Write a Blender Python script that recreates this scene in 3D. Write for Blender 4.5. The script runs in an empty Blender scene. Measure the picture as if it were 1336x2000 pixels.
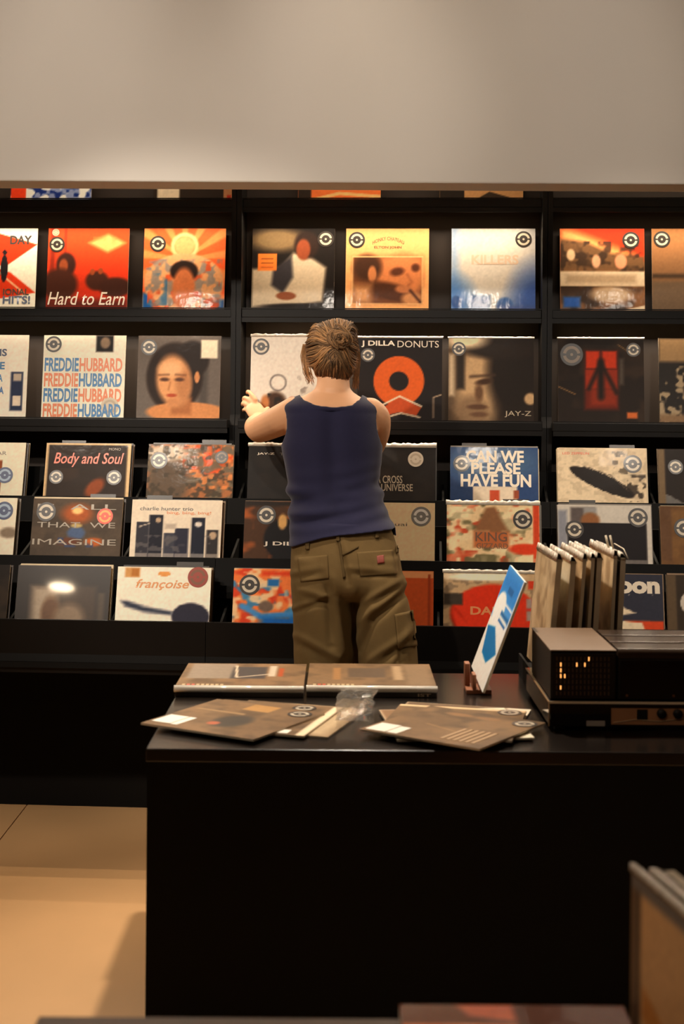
import bpy, bmesh, math, random
import numpy as np
from mathutils import Vector, Matrix, Euler, noise
from mathutils.bvhtree import BVHTree
random.seed(7)
rng = np.random.RandomState(7)
SC = bpy.context.scene
COL = SC.collection
PI = math.pi

# ------------------------------------------------------------------ camera, world, exposure
F, CX, CY, H = 2778.0, 668.0, 785.0, 1.45          # focal length in pixels, principal point, eye height
cam = bpy.data.objects.new('camera', bpy.data.cameras.new('camera'))
COL.objects.link(cam)
ROT = Euler((PI / 2, 0, 0)).to_matrix() @ Matrix.Rotation(math.radians(0.45), 3, 'Z')
cam.matrix_world = Matrix.Translation((0, 0, H)) @ ROT.to_4x4()
cd = cam.data
cd.sensor_fit = 'VERTICAL'; cd.sensor_height = 36.0; cd.sensor_width = 24.0
cd.lens = F / 2000 * 36
cd.shift_y = (CY - 1000) / 2000
cd.clip_start = 0.05
cd.dof.use_dof = True; cd.dof.focus_distance = 5.0; cd.dof.aperture_fstop = 4.0
SC.camera = cam
wd = bpy.data.worlds.new('world'); SC.world = wd; wd.use_nodes = True
wd.node_tree.nodes['Background'].inputs[0].default_value = (1, .82, .62, 1)
wd.node_tree.nodes['Background'].inputs[1].default_value = 0.02
SC.view_settings.view_transform = 'Standard'; SC.view_settings.look = 'None'
SC.view_settings.gamma = 1; SC.view_settings.use_curve_mapping = False
SC.view_settings.exposure = 0.12
# ceiling lamps, some inferred, the wash spots added unseen for brightness: x, y, power, spot angle, aim (None = straight down)
CEIL = 2.95
LAMPS = [(0.05, 4.10, 230, 62, (0.15, 3.45, 0.68)), (-1.35, 3.2, 85, 62, (-1.05, 3.4, 0)), (1.5, 4.0, 45, 46, None),
         (-1.9, 2.7, 190, 40, (-1.05, 5.0, 0.95)), (-1.5, 2.6, 190, 40, (-0.15, 5.0, 1.05)), (1.25, 2.7, 85, 40, (0.75, 5.0, 0.95)), (1.9, 2.7, 120, 40, (1.5, 5.0, 0.95)),  # unseen wash spots, added to brighten the lower bins
         (-1.35, 2.1, 64, 46, (-1.3, 4.5, 2.42)), (-0.45, 2.1, 68, 46, (-0.45, 4.5, 2.42)), (0.45, 2.1, 64, 46, (0.4, 4.5, 2.42)), (1.25, 2.1, 24, 46, (1.1, 4.5, 2.42)),  # unseen washers, added to brighten the bulkhead
         (-2.68, -0.29, 20, 120, None), (-0.7, 0.9, 60, 60, (0.5, 1.7, 0.75))]  # lamp mirrored in a cover, then an unseen spot added for the foreground
LAMP_COL = (1.0, 0.875, 0.735)
LED_POWER = 4.8
LED_COL = (1.0, 0.82, 0.61)

# ------------------------------------------------------------------ pixel rays -> places in the shop
def ray(px, py):
    return ROT @ Vector(((px - CX) / F, (CY - py) / F, -1.0))
def W(px, py, Y):
    d = ray(px, py); return Vector((0, 0, H)) + d * (Y / d.y)
def PZ(px, py, z):
    d = ray(px, py); return Vector((0, 0, H)) + d * ((z - H) / d.z)
YAW = math.radians(3.5)
SO = Vector((0, 5.47, 0))
SU = Vector((math.cos(YAW), -math.sin(YAW), 0)); SN = Vector((-math.sin(YAW), -math.cos(YAW), 0))
SROT = Matrix.Rotation(-YAW, 4, 'Z')
def S(u, d, z): return SO + SU * u + SN * d + Vector((0, 0, z))
def SP(px, py, d):                                  # pixel -> (u, z) on the plane d in front of the shelf back
    r = ray(px, py); o = Vector((0, 0, H))
    t = (SO + SN * d - o).dot(SN) / r.dot(SN)
    p = o + r * t - SO
    return p.dot(SU), p.z

# ------------------------------------------------------------------ materials
def lin(c):
    c = np.asarray(c, float) / 255.0
    return np.where(c <= .04045, c / 12.92, ((c + .055) / 1.055) ** 2.4)
MATS = {}
def mat(name, col=(128, 128, 128), rough=.5, metal=0, coat=0, coat_rough=.1, noise_amt=0, noise_scale=30,
        bump=0, bump_scale=60, emit=0, attr=None, trans=0, alpha=1, spec=.5, sheen=0):
    if name in MATS: return MATS[name]
    m = bpy.data.materials.new(name); m.use_nodes = True
    nt = m.node_tree; b = nt.nodes['Principled BSDF']
    c = (*lin(col), 1)
    b.inputs['Base Color'].default_value = c
    b.inputs['Roughness'].default_value = rough; b.inputs['Metallic'].default_value = metal
    b.inputs['Coat Weight'].default_value = coat; b.inputs['Coat Roughness'].default_value = coat_rough
    b.inputs['Specular IOR Level'].default_value = spec
    b.inputs['Sheen Weight'].default_value = sheen
    b.inputs['Transmission Weight'].default_value = trans; b.inputs['Alpha'].default_value = alpha
    src = None
    if attr:
        a = nt.nodes.new('ShaderNodeAttribute'); a.attribute_name = attr
        src = a.outputs['Color']; nt.links.new(src, b.inputs['Base Color'])
    tc = nt.nodes.new('ShaderNodeTexCoord')
    if noise_amt:
        n = nt.nodes.new('ShaderNodeTexNoise'); n.inputs['Scale'].default_value = noise_scale
        n.inputs['Detail'].default_value = 6
        nt.links.new(tc.outputs['Object'], n.inputs['Vector'])
        mp = nt.nodes.new('ShaderNodeMapRange'); mp.inputs['To Min'].default_value = 1 - noise_amt
        mp.inputs['To Max'].default_value = 1 + noise_amt
        nt.links.new(n.outputs['Fac'], mp.inputs['Value'])
        mx = nt.nodes.new('ShaderNodeMix'); mx.data_type = 'RGBA'; mx.blend_type = 'MULTIPLY'
        mx.inputs[0].default_value = 1
        if src: nt.links.new(src, mx.inputs[6])
        else: mx.inputs[6].default_value = c
        nt.links.new(mp.outputs['Result'], mx.inputs[7])
        nt.links.new(mx.outputs[2], b.inputs['Base Color'])
    if bump:
        n2 = nt.nodes.new('ShaderNodeTexNoise'); n2.inputs['Scale'].default_value = bump_scale
        n2.inputs['Detail'].default_value = 3
        nt.links.new(tc.outputs['Object'], n2.inputs['Vector'])
        bp = nt.nodes.new('ShaderNodeBump'); bp.inputs['Strength'].default_value = bump
        bp.inputs['Distance'].default_value = .01
        nt.links.new(n2.outputs['Fac'], bp.inputs['Height'])
        nt.links.new(bp.outputs['Normal'], b.inputs['Coat Normal' if coat else 'Normal'])
    if emit:
        b.inputs['Emission Color'].default_value = c; b.inputs['Emission Strength'].default_value = emit
    MATS[name] = m; return m
M_BLACK = mat('black_laminate', (13, 10, 8), .42, noise_amt=.25, noise_scale=8, spec=.25)
M_BLACKM = mat('black_matt_board', (11, 9, 7), .7, noise_amt=.25, noise_scale=12, spec=.15)
M_BACK = mat('dark_brown_back_board', (42, 30, 21), .6, noise_amt=.2, noise_scale=9)
M_DARKW = mat('charcoal_paint', (58, 52, 46), .8, noise_amt=.05, noise_scale=3)
M_WHITE = mat('white_plaster', (214, 208, 200), .85, noise_amt=.03, noise_scale=3)
M_PRINT = mat('printed_card_in_plastic', rough=.55, spec=.14, coat=.1, coat_rough=.1, attr='Col', bump=.12, bump_scale=14)
M_GLOSS = mat('printed_card_high_gloss', rough=.4, coat=1.0, coat_rough=.04, attr='Col')
M_CARD = mat('card_edge', (196, 180, 155), .6, noise_amt=.25, noise_scale=40)
M_SLEEVE = mat('clear_plastic_edge', (190, 178, 160), .2, coat=.6, noise_amt=.35, noise_scale=60, bump=.4, bump_scale=90)
M_PLASTIC = mat('crumpled_clear_plastic', (245, 240, 230), .06, trans=.9, alpha=.4, bump=.2, bump_scale=40)
M_STICK = mat('sticker_print', rough=.4, coat=.3, attr='Col')

# ------------------------------------------------------------------ mesh helpers
class MB:
    def __init__(s): s.v = []; s.f = []
    def add(s, v, f):
        o = len(s.v); s.v += [tuple(p) for p in v]; s.f += [tuple(i + o for i in q) for q in f]; return s
    def box(s, x0, x1, y0, y1, z0, z1, M=None):
        v = [Vector((x, y, z)) for z in (z0, z1) for y in (y0, y1) for x in (x0, x1)]
        if M: v = [M @ p for p in v]
        return s.add(v, [(0, 2, 3, 1), (4, 5, 7, 6), (0, 1, 5, 4), (2, 6, 7, 3), (0, 4, 6, 2), (1, 3, 7, 5)])
    def prism(s, pts, a, axis='x', M=None):         # polygon in the two other axes extruded from a[0] to a[1]
        n = len(pts); v = []
        for t in a:
            for p in pts:
                q = {'x': (t, p[0], p[1]), 'y': (p[0], t, p[1]), 'z': (p[0], p[1], t)}[axis]
                v.append(M @ Vector(q) if M else q)
        f = [tuple(range(n))[::-1], tuple(range(n, 2 * n))]
        f += [(i, (i + 1) % n, n + (i + 1) % n, n + i) for i in range(n)]
        return s.add(v, f)
    def rings(s, R, cap=True):
        n = len(R[0]); v = [p for r in R for p in r]; f = []
        for k in range(len(R) - 1):
            for i in range(n):
                j = (i + 1) % n
                f.append((k * n + i, k * n + j, (k + 1) * n + j, (k + 1) * n + i))
        if cap: f += [tuple(range(n))[::-1], tuple(range((len(R) - 1) * n, len(R) * n))]
        return s.add(v, f)
    def tube(s, pts, rad, n=10, flat=1.0, up=None):
        pts = [Vector(p) for p in pts]; R = []
        ref = Vector(up) if up else Vector((0.13, 0.3, 1)).normalized()
        for k, p in enumerate(pts):
            t = (pts[min(k + 1, len(pts) - 1)] - pts[max(k - 1, 0)]).normalized()
            a = t.cross(ref)
            if a.length < 1e-4: a = t.cross(Vector((1, 0, 0)))
            a.normalize(); b = a.cross(t)
            r = rad[k] if hasattr(rad, '__len__') else rad
            R.append([p + a * (r * math.cos(2 * PI * i / n)) + b * (r * flat * math.sin(2 * PI * i / n)) for i in range(n)])
        return s.rings(R)
    def capsule(s, pts, rad, n=14, steps=5):         # tube with round ends and smooth radii
        pts = [Vector(p) for p in pts]; rad = list(rad)
        P, Q = [], []
        m = len(pts)
        for k in range(m - 1):
            p0, p1, p2, p3 = pts[max(k - 1, 0)], pts[k], pts[k + 1], pts[min(k + 2, m - 1)]
            for i in range(steps):
                t = i / steps
                P.append(.5 * ((2 * p1) + (p2 - p0) * t + (2 * p0 - 5 * p1 + 4 * p2 - p3) * t * t + (3 * p1 - p0 - 3 * p2 + p3) * t ** 3))
                Q.append(rad[k] * (1 - t) + rad[k + 1] * t)
        P.append(pts[-1]); Q.append(rad[-1])
        d0 = (P[0] - P[1]).normalized(); d1 = (P[-1] - P[-2]).normalized()
        A, B = [], []
        for a in (80, 60, 35, 15):
            A.append((P[0] + d0 * Q[0] * math.sin(math.radians(a)), Q[0] * math.cos(math.radians(a))))
            B.append((P[-1] + d1 * Q[-1] * math.sin(math.radians(a)), Q[-1] * math.cos(math.radians(a))))
        allp = A + list(zip(P, Q)) + B[::-1]
        return s.tube([p for p, _ in allp], [r for _, r in allp], n)
    def ellipsoid(s, c, a, b, h, n=20, m=12, M=None):
        c = Vector(c); R = []
        for k in range(1, m):
            ph = -PI / 2 + PI * k / m
            r = [Vector((a * math.cos(ph) * math.cos(2 * PI * i / n), b * math.cos(ph) * math.sin(2 * PI * i / n), h * math.sin(ph))) for i in range(n)]
            R.append([c + (M @ p if M else p) for p in r])
        return s.rings(R)
    def mesh(s, name, m=None, smooth=False):
        me = bpy.data.meshes.new(name); me.from_pydata(s.v, [], s.f); me.update()
        if m: me.materials.append(m)
        if smooth: me.polygons.foreach_set('use_smooth', [True] * len(me.polygons))
        return me
    def obj(s, name, m=None, parent=None, smooth=False, bevel=0):
        me = s.mesh(name, m, smooth)
        return link(name, me, parent, bevel)
def link(name, me, parent=None, bevel=0):
    o = bpy.data.objects.new(name, me); COL.objects.link(o)
    if parent: o.parent = parent
    if bevel:
        b = o.modifiers.new('bevel', 'BEVEL'); b.width = bevel; b.segments = 2; b.limit_method = 'ANGLE'
    return o
def empty(name, M=None):
    o = bpy.data.objects.new(name, None); COL.objects.link(o); o.empty_display_size = .05
    if M is not None: o.matrix_world = M
    return o
def tag(o, label, cat, group=None):
    o['label'] = label; o['category'] = cat
    if group: o['group'] = group
    return o
def structure(o, label=None, cat=None):
    o['kind'] = 'structure'
    if label: o['label'] = label
    if cat: o['category'] = cat
    return o

# ------------------------------------------------------------------ the room
X0, X1, Y0, Y1 = -4.2, 4.2, -1.6, 6.0
fl = structure(MB().box(X0, X1, Y0, Y1, -.06, -.006).obj('floor', mat('floor_grout', (96, 76, 54), .8)), 'tan stone tiled shop floor', 'floor')
M_TILE = mat('tan_stone_tile', (208, 162, 112), .32, noise_amt=.14, noise_scale=2.2, bump=.02, bump_scale=9)
TW, TD = .9, 1.8
tile_cache = {}
k0 = math.floor((X0 + 1.115) / TW); k1 = math.ceil((X1 + 1.115) / TW)
for i in range(k0, k1):
    for j in range(-2, 6):
        a, b = max(X0, -1.115 + i * TW), min(X1, -1.115 + (i + 1) * TW)
        c, d = max(Y0, -2.12 + j * TD), min(Y1, -2.12 + (j + 1) * TD)
        if b - a < .05 or d - c < .05: continue
        key = (round(b - a, 3), round(d - c, 3))
        if key not in tile_cache:
            hx, hy = (b - a) / 2 - .002, (d - c) / 2 - .002
            tile_cache[key] = MB().box(-hx, hx, -hy, hy, -.006, 0).mesh('tile', M_TILE)
        t = link('tile', tile_cache[key], fl); t.location = ((a + b) / 2, (c + d) / 2, 0)
structure(MB().box(X0, X1, Y0, Y1, CEIL, CEIL + .1).obj('ceiling', M_WHITE), 'white plaster ceiling', 'ceiling')
structure(MB().box(X0 - .1, X0, Y0, Y1, 0, CEIL).obj('wall_left', M_DARKW), 'dark side wall', 'wall')
structure(MB().box(X1, X1 + .1, Y0, Y1, 0, CEIL).obj('wall_right', M_DARKW), 'dark side wall', 'wall')
structure(MB().box(X0, X1, Y1, Y1 + .1, 0, CEIL).obj('wall_back', M_DARKW), 'dark wall behind the record shelves', 'wall')
structure(MB().box(X0, X1, Y0 - .1, Y0, 0, CEIL).obj('wall_front', M_DARKW), 'dark wall behind the viewer', 'wall')
# bulkhead hanging in front of the top of the shelves
zb = W(668, 357, 4.5).z
bk = MB().box(-4.1, 4.1, 0, .16, zb, CEIL, Matrix.Translation((0, 4.5, 0)) @ Matrix.Rotation(math.radians(-1.0), 4, 'Z'))
structure(bk.obj('wall_bulkhead', M_WHITE, bevel=.006), 'plain white bulkhead above the record shelves', 'wall')

def ceiling_lamp(x, y, power, ang, aim, n):
    e = empty('ceiling_downlight', Matrix.Translation((x, y, CEIL)))
    tag(e, 'round recessed ceiling downlight out of view, some inferred, some added for brightness', 'lamp', 'ceiling downlights')
    ring = MB()
    R = [[(r * math.cos(2 * PI * i / 32), r * math.sin(2 * PI * i / 32), z) for i in range(32)] for r, z in ((.09, -.001), (.115, -.001), (.112, -.012), (.092, -.012))]
    ring.rings(R + [R[0]], cap=False).obj('trim_ring', mat('lamp_trim_white', (220, 215, 205), .4), e, True)
    d = MB().rings([[(r * math.cos(2 * PI * i / 32), r * math.sin(2 * PI * i / 32), z) for i in range(32)] for r, z in ((.089, -.002), (.089, -.006))])
    d.obj('lens', mat('lamp_lens_%d' % (power < 21), (255, 226, 186), .5, emit=60 if power < 21 else 4), e)
    l = bpy.data.lights.new('downlight', 'SPOT'); l.energy = power; l.color = LAMP_COL
    l.spot_size = math.radians(ang); l.spot_blend = .7; l.shadow_soft_size = .05
    lo = bpy.data.objects.new('lamp_light', l); COL.objects.link(lo); lo.parent = e; lo.location = (0, 0, -.06)
    if aim:
        v = Vector(aim) - Vector((x, y, CEIL)); lo.rotation_euler = v.to_track_quat('-Z', 'Y').to_euler()
for n, a in enumerate(LAMPS): ceiling_lamp(*a, n)

# ------------------------------------------------------------------ printed covers: soft colour pictures on a fine grid
NG = 76
gu, gv = np.meshgrid(np.linspace(0, 1, NG), np.linspace(0, 1, NG))
class Art:
    def __init__(s, col=(200, 200, 200)):
        s.a = np.ones((NG, NG, 3)) * np.array(col, float)
    def _mix(s, m, col, op=1):
        m = np.clip(m, 0, 1)[..., None] * op
        s.a = s.a * (1 - m) + np.array(col, float) * m; return s
    def vg(s, c0, c1):                               # bottom to top
        t = gv[..., None]; s.a = np.array(c0, float) * (1 - t) + np.array(c1, float) * t; return s
    def ell(s, cx, cy, rx, ry, col, soft=.15, rot=0, op=1):
        c, q = math.cos(math.radians(rot)), math.sin(math.radians(rot))
        x, y = gu - cx, gv - cy
        r = np.hypot((x * c + y * q) / rx, (-x * q + y * c) / ry)
        return s._mix((1 + soft / 2 - r) / soft, col, op)
    def ring(s, cx, cy, r0, r1, col, soft=.012, op=1):
        r = np.hypot(gu - cx, gv - cy)
        return s._mix(np.minimum((r - r0) / soft + .5, (r1 - r) / soft + .5), col, op)
    def rect(s, x0, y0, x1, y1, col, soft=.012, op=1):
        m = np.minimum(np.minimum(gu - x0, x1 - gu), np.minimum(gv - y0, y1 - gv)) / soft + .5
        return s._mix(m, col, op)
    def poly(s, pts, col, soft=.012, op=1):
        d = np.full(gu.shape, 1e9); ins = np.zeros(gu.shape, bool); n = len(pts)
        for i in range(n):
            (x0, y0), (x1, y1) = pts[i], pts[(i + 1) % n]
            ex, ey = x1 - x0, y1 - y0
            t = np.clip(((gu - x0) * ex + (gv - y0) * ey) / (ex * ex + ey * ey + 1e-9), 0, 1)
            d = np.minimum(d, np.hypot(gu - x0 - t * ex, gv - y0 - t * ey))
            c = (y0 > gv) != (y1 > gv)
            ins ^= c & (gu < ex * (gv - y0) / (ey if abs(ey) > 1e-9 else 1e-9) + x0)
        return s._mix(np.where(ins, d, -d) / soft + .5, col, op)
    def line(s, pts, w, col, soft=.01, op=1):
        d = np.full(gu.shape, 1e9)
        for (x0, y0), (x1, y1) in zip(pts[:-1], pts[1:]):
            ex, ey = x1 - x0, y1 - y0
            t = np.clip(((gu - x0) * ex + (gv - y0) * ey) / (ex * ex + ey * ey + 1e-9), 0, 1)
            d = np.minimum(d, np.hypot(gu - x0 - t * ex, gv - y0 - t * ey))
        return s._mix((w / 2 - d) / soft + .5, col, op)
    def rays(s, cx, cy, n, col, op=.6):
        return s._mix(np.sin(np.arctan2(gv - cy, gu - cx) * n) * 1.2 + .2, col, op)
    def blotch(s, scale, col, seed, thr=.55, soft=.2, op=1, box=None):
        r = np.random.RandomState(seed); m = np.zeros(gu.shape)
        for k, w in ((scale, .6), (scale * 2, .4)):
            g = r.rand(k + 2, k + 2); x, y = gu * k, gv * k
            i, j = x.astype(int), y.astype(int); fx, fy = x - i, y - j
            fx, fy = fx * fx * (3 - 2 * fx), fy * fy * (3 - 2 * fy)
            m += w * ((g[j, i] * (1 - fx) + g[j, i + 1] * fx) * (1 - fy) + (g[j + 1, i] * (1 - fx) + g[j + 1, i + 1] * fx) * fy)
        m = (m - thr) / soft + .5
        if box: m = np.where((gu > box[0]) & (gu < box[2]) & (gv > box[1]) & (gv < box[3]), m, 0)
        return s._mix(m, col, op)
    def face(s, cx, cy, w, skin, dark, lean=0):      # a plain generic head and shoulders
        s.ell(cx, cy + w * .12, w * .78, w * .9, dark, .2, lean)
        s.ell(cx, cy - w * .1, w * .5, w * .72, skin, .25, lean)
        s.ell(cx, cy - w * 1.75, w * 1.3, w * .95, dark, .2)
        return s
gi = np.arange(NG * NG).reshape(NG, NG)
GF = np.stack([gi[:-1, :-1], gi[:-1, 1:], gi[1:, 1:], gi[1:, :-1]], -1).reshape(-1, 4).tolist()
grid_base = {}
def print_mesh(art, w, h):
    key = (w, h)
    if key not in grid_base:
        me = bpy.data.meshes.new('cover_print')
        v = np.stack([(gu - .5) * w, np.full(gu.shape, -.0006), gv * h], -1).reshape(-1, 3)
        me.from_pydata(v.tolist(), [], GF); me.update()
        me.materials.append(M_PRINT)
        me.attributes.new('Col', 'FLOAT_COLOR', 'POINT')
        grid_base[key] = me
    me = grid_base[key].copy()
    r = np.random.RandomState(int(art.a.sum()) % 9973)
    tx = r.normal(0, 1, (NG, NG, 1)); tx = (tx + np.roll(tx, 1, 0) + np.roll(tx, 1, 1) + np.roll(tx, (1, 1), (0, 1))) / 2
    art.a = art.a * (1 + .012 * tx)
    c = np.ones((NG * NG, 4)); c[:, :3] = lin(np.clip(255 * 1.1 * (np.clip(art.a, 0, 255) / 255) ** 1.3, 0, 242)).reshape(-1, 3)
    me.attributes['Col'].data.foreach_set('color', c.ravel().astype(np.float32))
    return me

def sticker_mesh(kind):
    mb = MB(); cols = []
    pal = {'vinyl': ((44, 36, 30), (205, 190, 165)), 'pale': ((196, 178, 150), (170, 150, 122)), 'red': ((150, 52, 30), (120, 70, 40)),
           'orange': ((226, 70, 24), (240, 160, 60)), 'silver': ((120, 112, 100), (225, 215, 200)), 'blue': ((30, 50, 96), (150, 170, 190)), 'dark': ((34, 28, 24), (120, 100, 80))}[kind]
    n = 40; rr = (0, .13, .24, .5, .76, 1.0)
    for k in range(len(rr) - 1):
        for i in range(n):
            a0, a1 = 2 * PI * i / n, 2 * PI * (i + 1) / n
            q = [(r * math.cos(a), 0, r * math.sin(a)) for r, a in ((rr[k], a0), (rr[k], a1), (rr[k + 1], a1), (rr[k + 1], a0))]
            mb.add(q, [(3, 2, 1, 0)])
            gap = (i % 20) in (0, 19)
            cols.append(pal[1] if (k == 0 or (k == 3 and not gap)) else pal[0])
    me = mb.mesh('round_sticker', M_STICK)
    at = me.attributes.new('Col', 'FLOAT_COLOR', 'CORNER')
    c = np.ones((len(cols), 4, 4)); c[:, :, :3] = lin(np.array(cols))[:, None, :]
    at.data.foreach_set('color', c.ravel().astype(np.float32)); return me
STK = {}
def text_mesh(s, w, h, col, bold=0, shear=0, rough=.4, arch=0):
    cu = bpy.data.curves.new('lettering', 'FONT'); cu.body = s; cu.offset = bold; cu.shear = shear; cu.resolution_u = 3
    cu.align_x = 'CENTER'; cu.space_line = .85
    o = bpy.data.objects.new('lettering', cu); COL.objects.link(o)
    dg = bpy.context.evaluated_depsgraph_get()
    me = bpy.data.meshes.new_from_object(o.evaluated_get(dg))
    bpy.data.objects.remove(o); bpy.data.curves.remove(cu)
    n = len(me.vertices); v = np.zeros(n * 3); me.vertices.foreach_get('co', v); v = v.reshape(-1, 3)
    lo, hi = v.min(0), v.max(0)
    p = np.zeros_like(v)
    p[:, 0] = (v[:, 0] - lo[0]) / max(hi[0] - lo[0], 1e-6) * w
    p[:, 2] = (v[:, 1] - lo[1]) / max(hi[1] - lo[1], 1e-6) * h
    if arch: p[:, 2] = p[:, 2] * .45 + h * .55 * (1 - (2 * p[:, 0] / w - 1) ** 2)
    me.vertices.foreach_set('co', p.ravel()); me.materials.clear()
    me.materials.append(mat('ink_%d_%d_%d' % tuple(col), col, rough)); me.name = 'lettering'; me.update()
    return me
sleeve_cache = {}
def record(M, art, label, size=.315, th=.004, texts=(), stick=(), plastic=0, group=None, crinkle=.5, hsize=None, name='record_album', cat='record'):
    """front face at local y = 0, bottom edge centre at the origin, x right, z up"""
    h = hsize or size
    key = (size, th, h)
    if key not in sleeve_cache:
        sleeve_cache[key] = MB().box(-size / 2, size / 2, 0, th, 0, h).mesh('record_album', M_CARD)
    o = link(name, sleeve_cache[key]); o.matrix_world = M
    tag(o, label, cat, group)
    if art is not None:
        link('cover_print', print_mesh(art, size, h), o)
    for k, t in enumerate(texts):
        s, x0, y0, x1, y1, col = t[:6]; bold = t[6] if len(t) > 6 else 0; sh = t[7] if len(t) > 7 else 0
        q = link('lettering', text_mesh(s, (x1 - x0) * size, (y1 - y0) * h, col, bold, sh, arch=t[8] if len(t) > 8 else 0), o)
        q.location = ((x0 - .5) * size, -.0012 - .0001 * k, y0 * h)
    for x, y, r, kind in stick:
        if kind not in STK: STK[kind] = sticker_mesh(kind)
        q = link('round_sticker', STK[kind], o); q.location = ((x - .5) * size, -.0018, y * h); q.scale = (r, r, r)
    if plastic:
        mb = MB(); n = 40; r2 = random.Random(len(label) * 7 + int(size * 1000))
        top = [plastic * (1 - crinkle / 2 + crinkle * r2.random()) for _ in range(n + 1)]
        yy = [.001 + .006 * crinkle * r2.random() for _ in range(n + 1)]
        v = []
        for i in range(n + 1):
            x = (i / n - .5) * (size + .006)
            v += [(x, -.0025, h - .004), (x, yy[i] - .003, h + top[i]), (x, yy[i] + .004, h + top[i] * .9), (x, th + .002, h - .004)]
        f = []
        for i in range(n):
            for j in range(4):
                f.append((i * 4 + j, i * 4 + (j + 1) % 4, i * 4 + 4 + (j + 1) % 4, i * 4 + 4 + j))
        mb.add(v, f).obj('plastic_sleeve', M_SLEEVE, o, True)
    return o

# ------------------------------------------------------------------ record shelves: three bays, three ledges and three bins each
TILT = math.radians(15); T15 = math.tan(TILT)
uL, uR = SP(467, 520, .1)[0], SP(1067, 520, .1)[0]
BW = uR - uL
LEDGE = [SP(668, 394, .07)[1], SP(668, 606, .09)[1], SP(668, 821, .17)[1]]      # heights the upper covers stand on
LEDGE_D = [.15, .16, .24]
BINS = [dict(lip=1.099, d=.345, fl=.985), dict(lip=.913, d=.62, fl=.80), dict(lip=.7155, d=.80, fl=.588)]
for b in BINS: b['db'] = b['d'] + (b['lip'] - b['fl']) * T15
BINX = [[], [], []]
def make_bay(u0, name_label, divs):
    e = empty('record_shelf', Matrix.Translation(S(u0, 0, 0)) @ SROT)
    tag(e, name_label, 'shelf', 'black record shelves along the wall')
    w = BW - .002; D = lambda d: -d                   # local y = -d
    MB().box(0, w, -.018, 0, .0, 2.66).obj('back_panel', M_BACK, e)
    prof = [(0, 0), (0, 2.66), (-.17, 2.66), (-.17, 1.40), (-.19, 1.36), (-.19, .55), (-.45, .55), (-.45, 0)]
    prof[0] = (-.019, 0); prof[1] = (-.019, 2.66)
    for x in (0, w - .018):
        MB().prism(prof, (x, x + .018), 'x').obj('side_panel', M_BLACK, e)
    a, b = .0185, w - .0185
    MB().box(a, b, -.17, -.019, 2.62, 2.66).obj('top_board', M_BLACK, e)
    for z, d in zip(LEDGE, LEDGE_D):
        sh = MB().box(a, b, -d, -.019, z - .032, z - .001).obj('ledge', M_BLACK, e, bevel=.002)
        MB().box(a, b, -d, -d + .006, z, z + .004).obj('ledge_lip', M_BLACK, sh)
        MB().box(a, b, -d, -d + .006, z - .050, z - .0325).obj('light_shield', M_BLACK, sh)
    for z in (2.62, LEDGE[0] - .032, LEDGE[1] - .032):
        st = MB().box(a + .03, b - .03, -.135, -.119, z - .0075, z - .0005).obj('led_strip', mat('led_housing', (90, 80, 70), .4, metal=.8), e)
        dm = MB().box(a + .035, b - .035, -.133, -.121, z - .0095, z - .0078).obj('led_diffuser', mat('led_diffuser', (255, 214, 160), .5, emit=3), st)
        l = bpy.data.lights.new('led', 'AREA'); l.shape = 'RECTANGLE'; l.size = b - a - .08; l.size_y = .012
        l.energy = LED_POWER; l.color = LED_COL; l.spread = math.radians(150)
        lo = bpy.data.objects.new('led_light', l); COL.objects.link(lo); lo.parent = st
        lo.location = ((a + b) / 2, -.127, z - .012); lo.rotation_euler = (math.radians(-12), 0, 0)
    for k, q in enumerate(BINS):
        back = .12 if k == 0 else .16
        fd = q['db'] + .016
        MB().box(0, w, -fd, -fd + back + .06, q['fl'] - .02, q['fl'] - .001).obj('bin_floor', M_BLACKM, e)
        # front board leaning back like the records
        z0, z1 = q['fl'] + .0, q['lip']
        pts = [(-(q['d'] + (q['lip'] - z) * T15 + o), z) for o, zz in ((.0045, (z0, z1)), (.0145, (z1, z0))) for z in zz]
        MB().prism(pts, (0, w), 'x').obj('bin_front', M_BLACKM, e)
        # sloping rest behind the records
        o2 = -back
        pts = [(-(q['d'] + (q['lip'] - z) * T15 + o), z) for o, zz in ((o2, (z0, z1 + .1)), (o2 - .01, (z1 + .1, z0))) for z in zz]
        MB().prism(pts, (0, w), 'x').obj('bin_rest', M_BLACKM, e)
        for x in divs[k]:
            pts = [(-(q['d'] + (q['lip'] - z) * T15 + o), z) for o, zz in ((.004, (z0, z1)), (-back + .001, (z1 + .05, z0))) for z in zz]
            xx = x - u0
            if .005 < xx < w - .005: MB().prism(pts, (xx - .004, xx + .004), 'x').obj('bin_divider', M_BLACKM, e)
    MB().box(0, w, -.842, -.826, .55, .725).obj('front_fascia', M_BLACK, e)
    MB().box(0, w, -.826, -.4505, .55, .567).obj('underside', M_BLACKM, e)
    MB().box(a, b, -.448, -.019, .0, .55).obj('base', M_BLACKM, e)
    return e
# covers per row: left and right pixel edge in the photograph, art, texts, stickers
def dark_photo(seed, base=(60, 48, 38), hi=(150, 120, 85)):
    return Art(base).blotch(4, hi, seed, .55, .3, .8).blotch(9, (30, 24, 20), seed + 1, .6, .2, .7)
INK, CRM, ORG, BLU = (38, 30, 28), (238, 222, 196), (222, 92, 34), (30, 110, 165)
V = 'vinyl'
ROW = {0: [], 1: [], 2: [], 3: [], 4: [], 5: []}
def add(row, l, r, label, art, texts=(), stick=(), **kw): ROW[row].append(dict(l=l, r=r, label=label, art=art, texts=texts, stick=stick, **kw))
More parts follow.
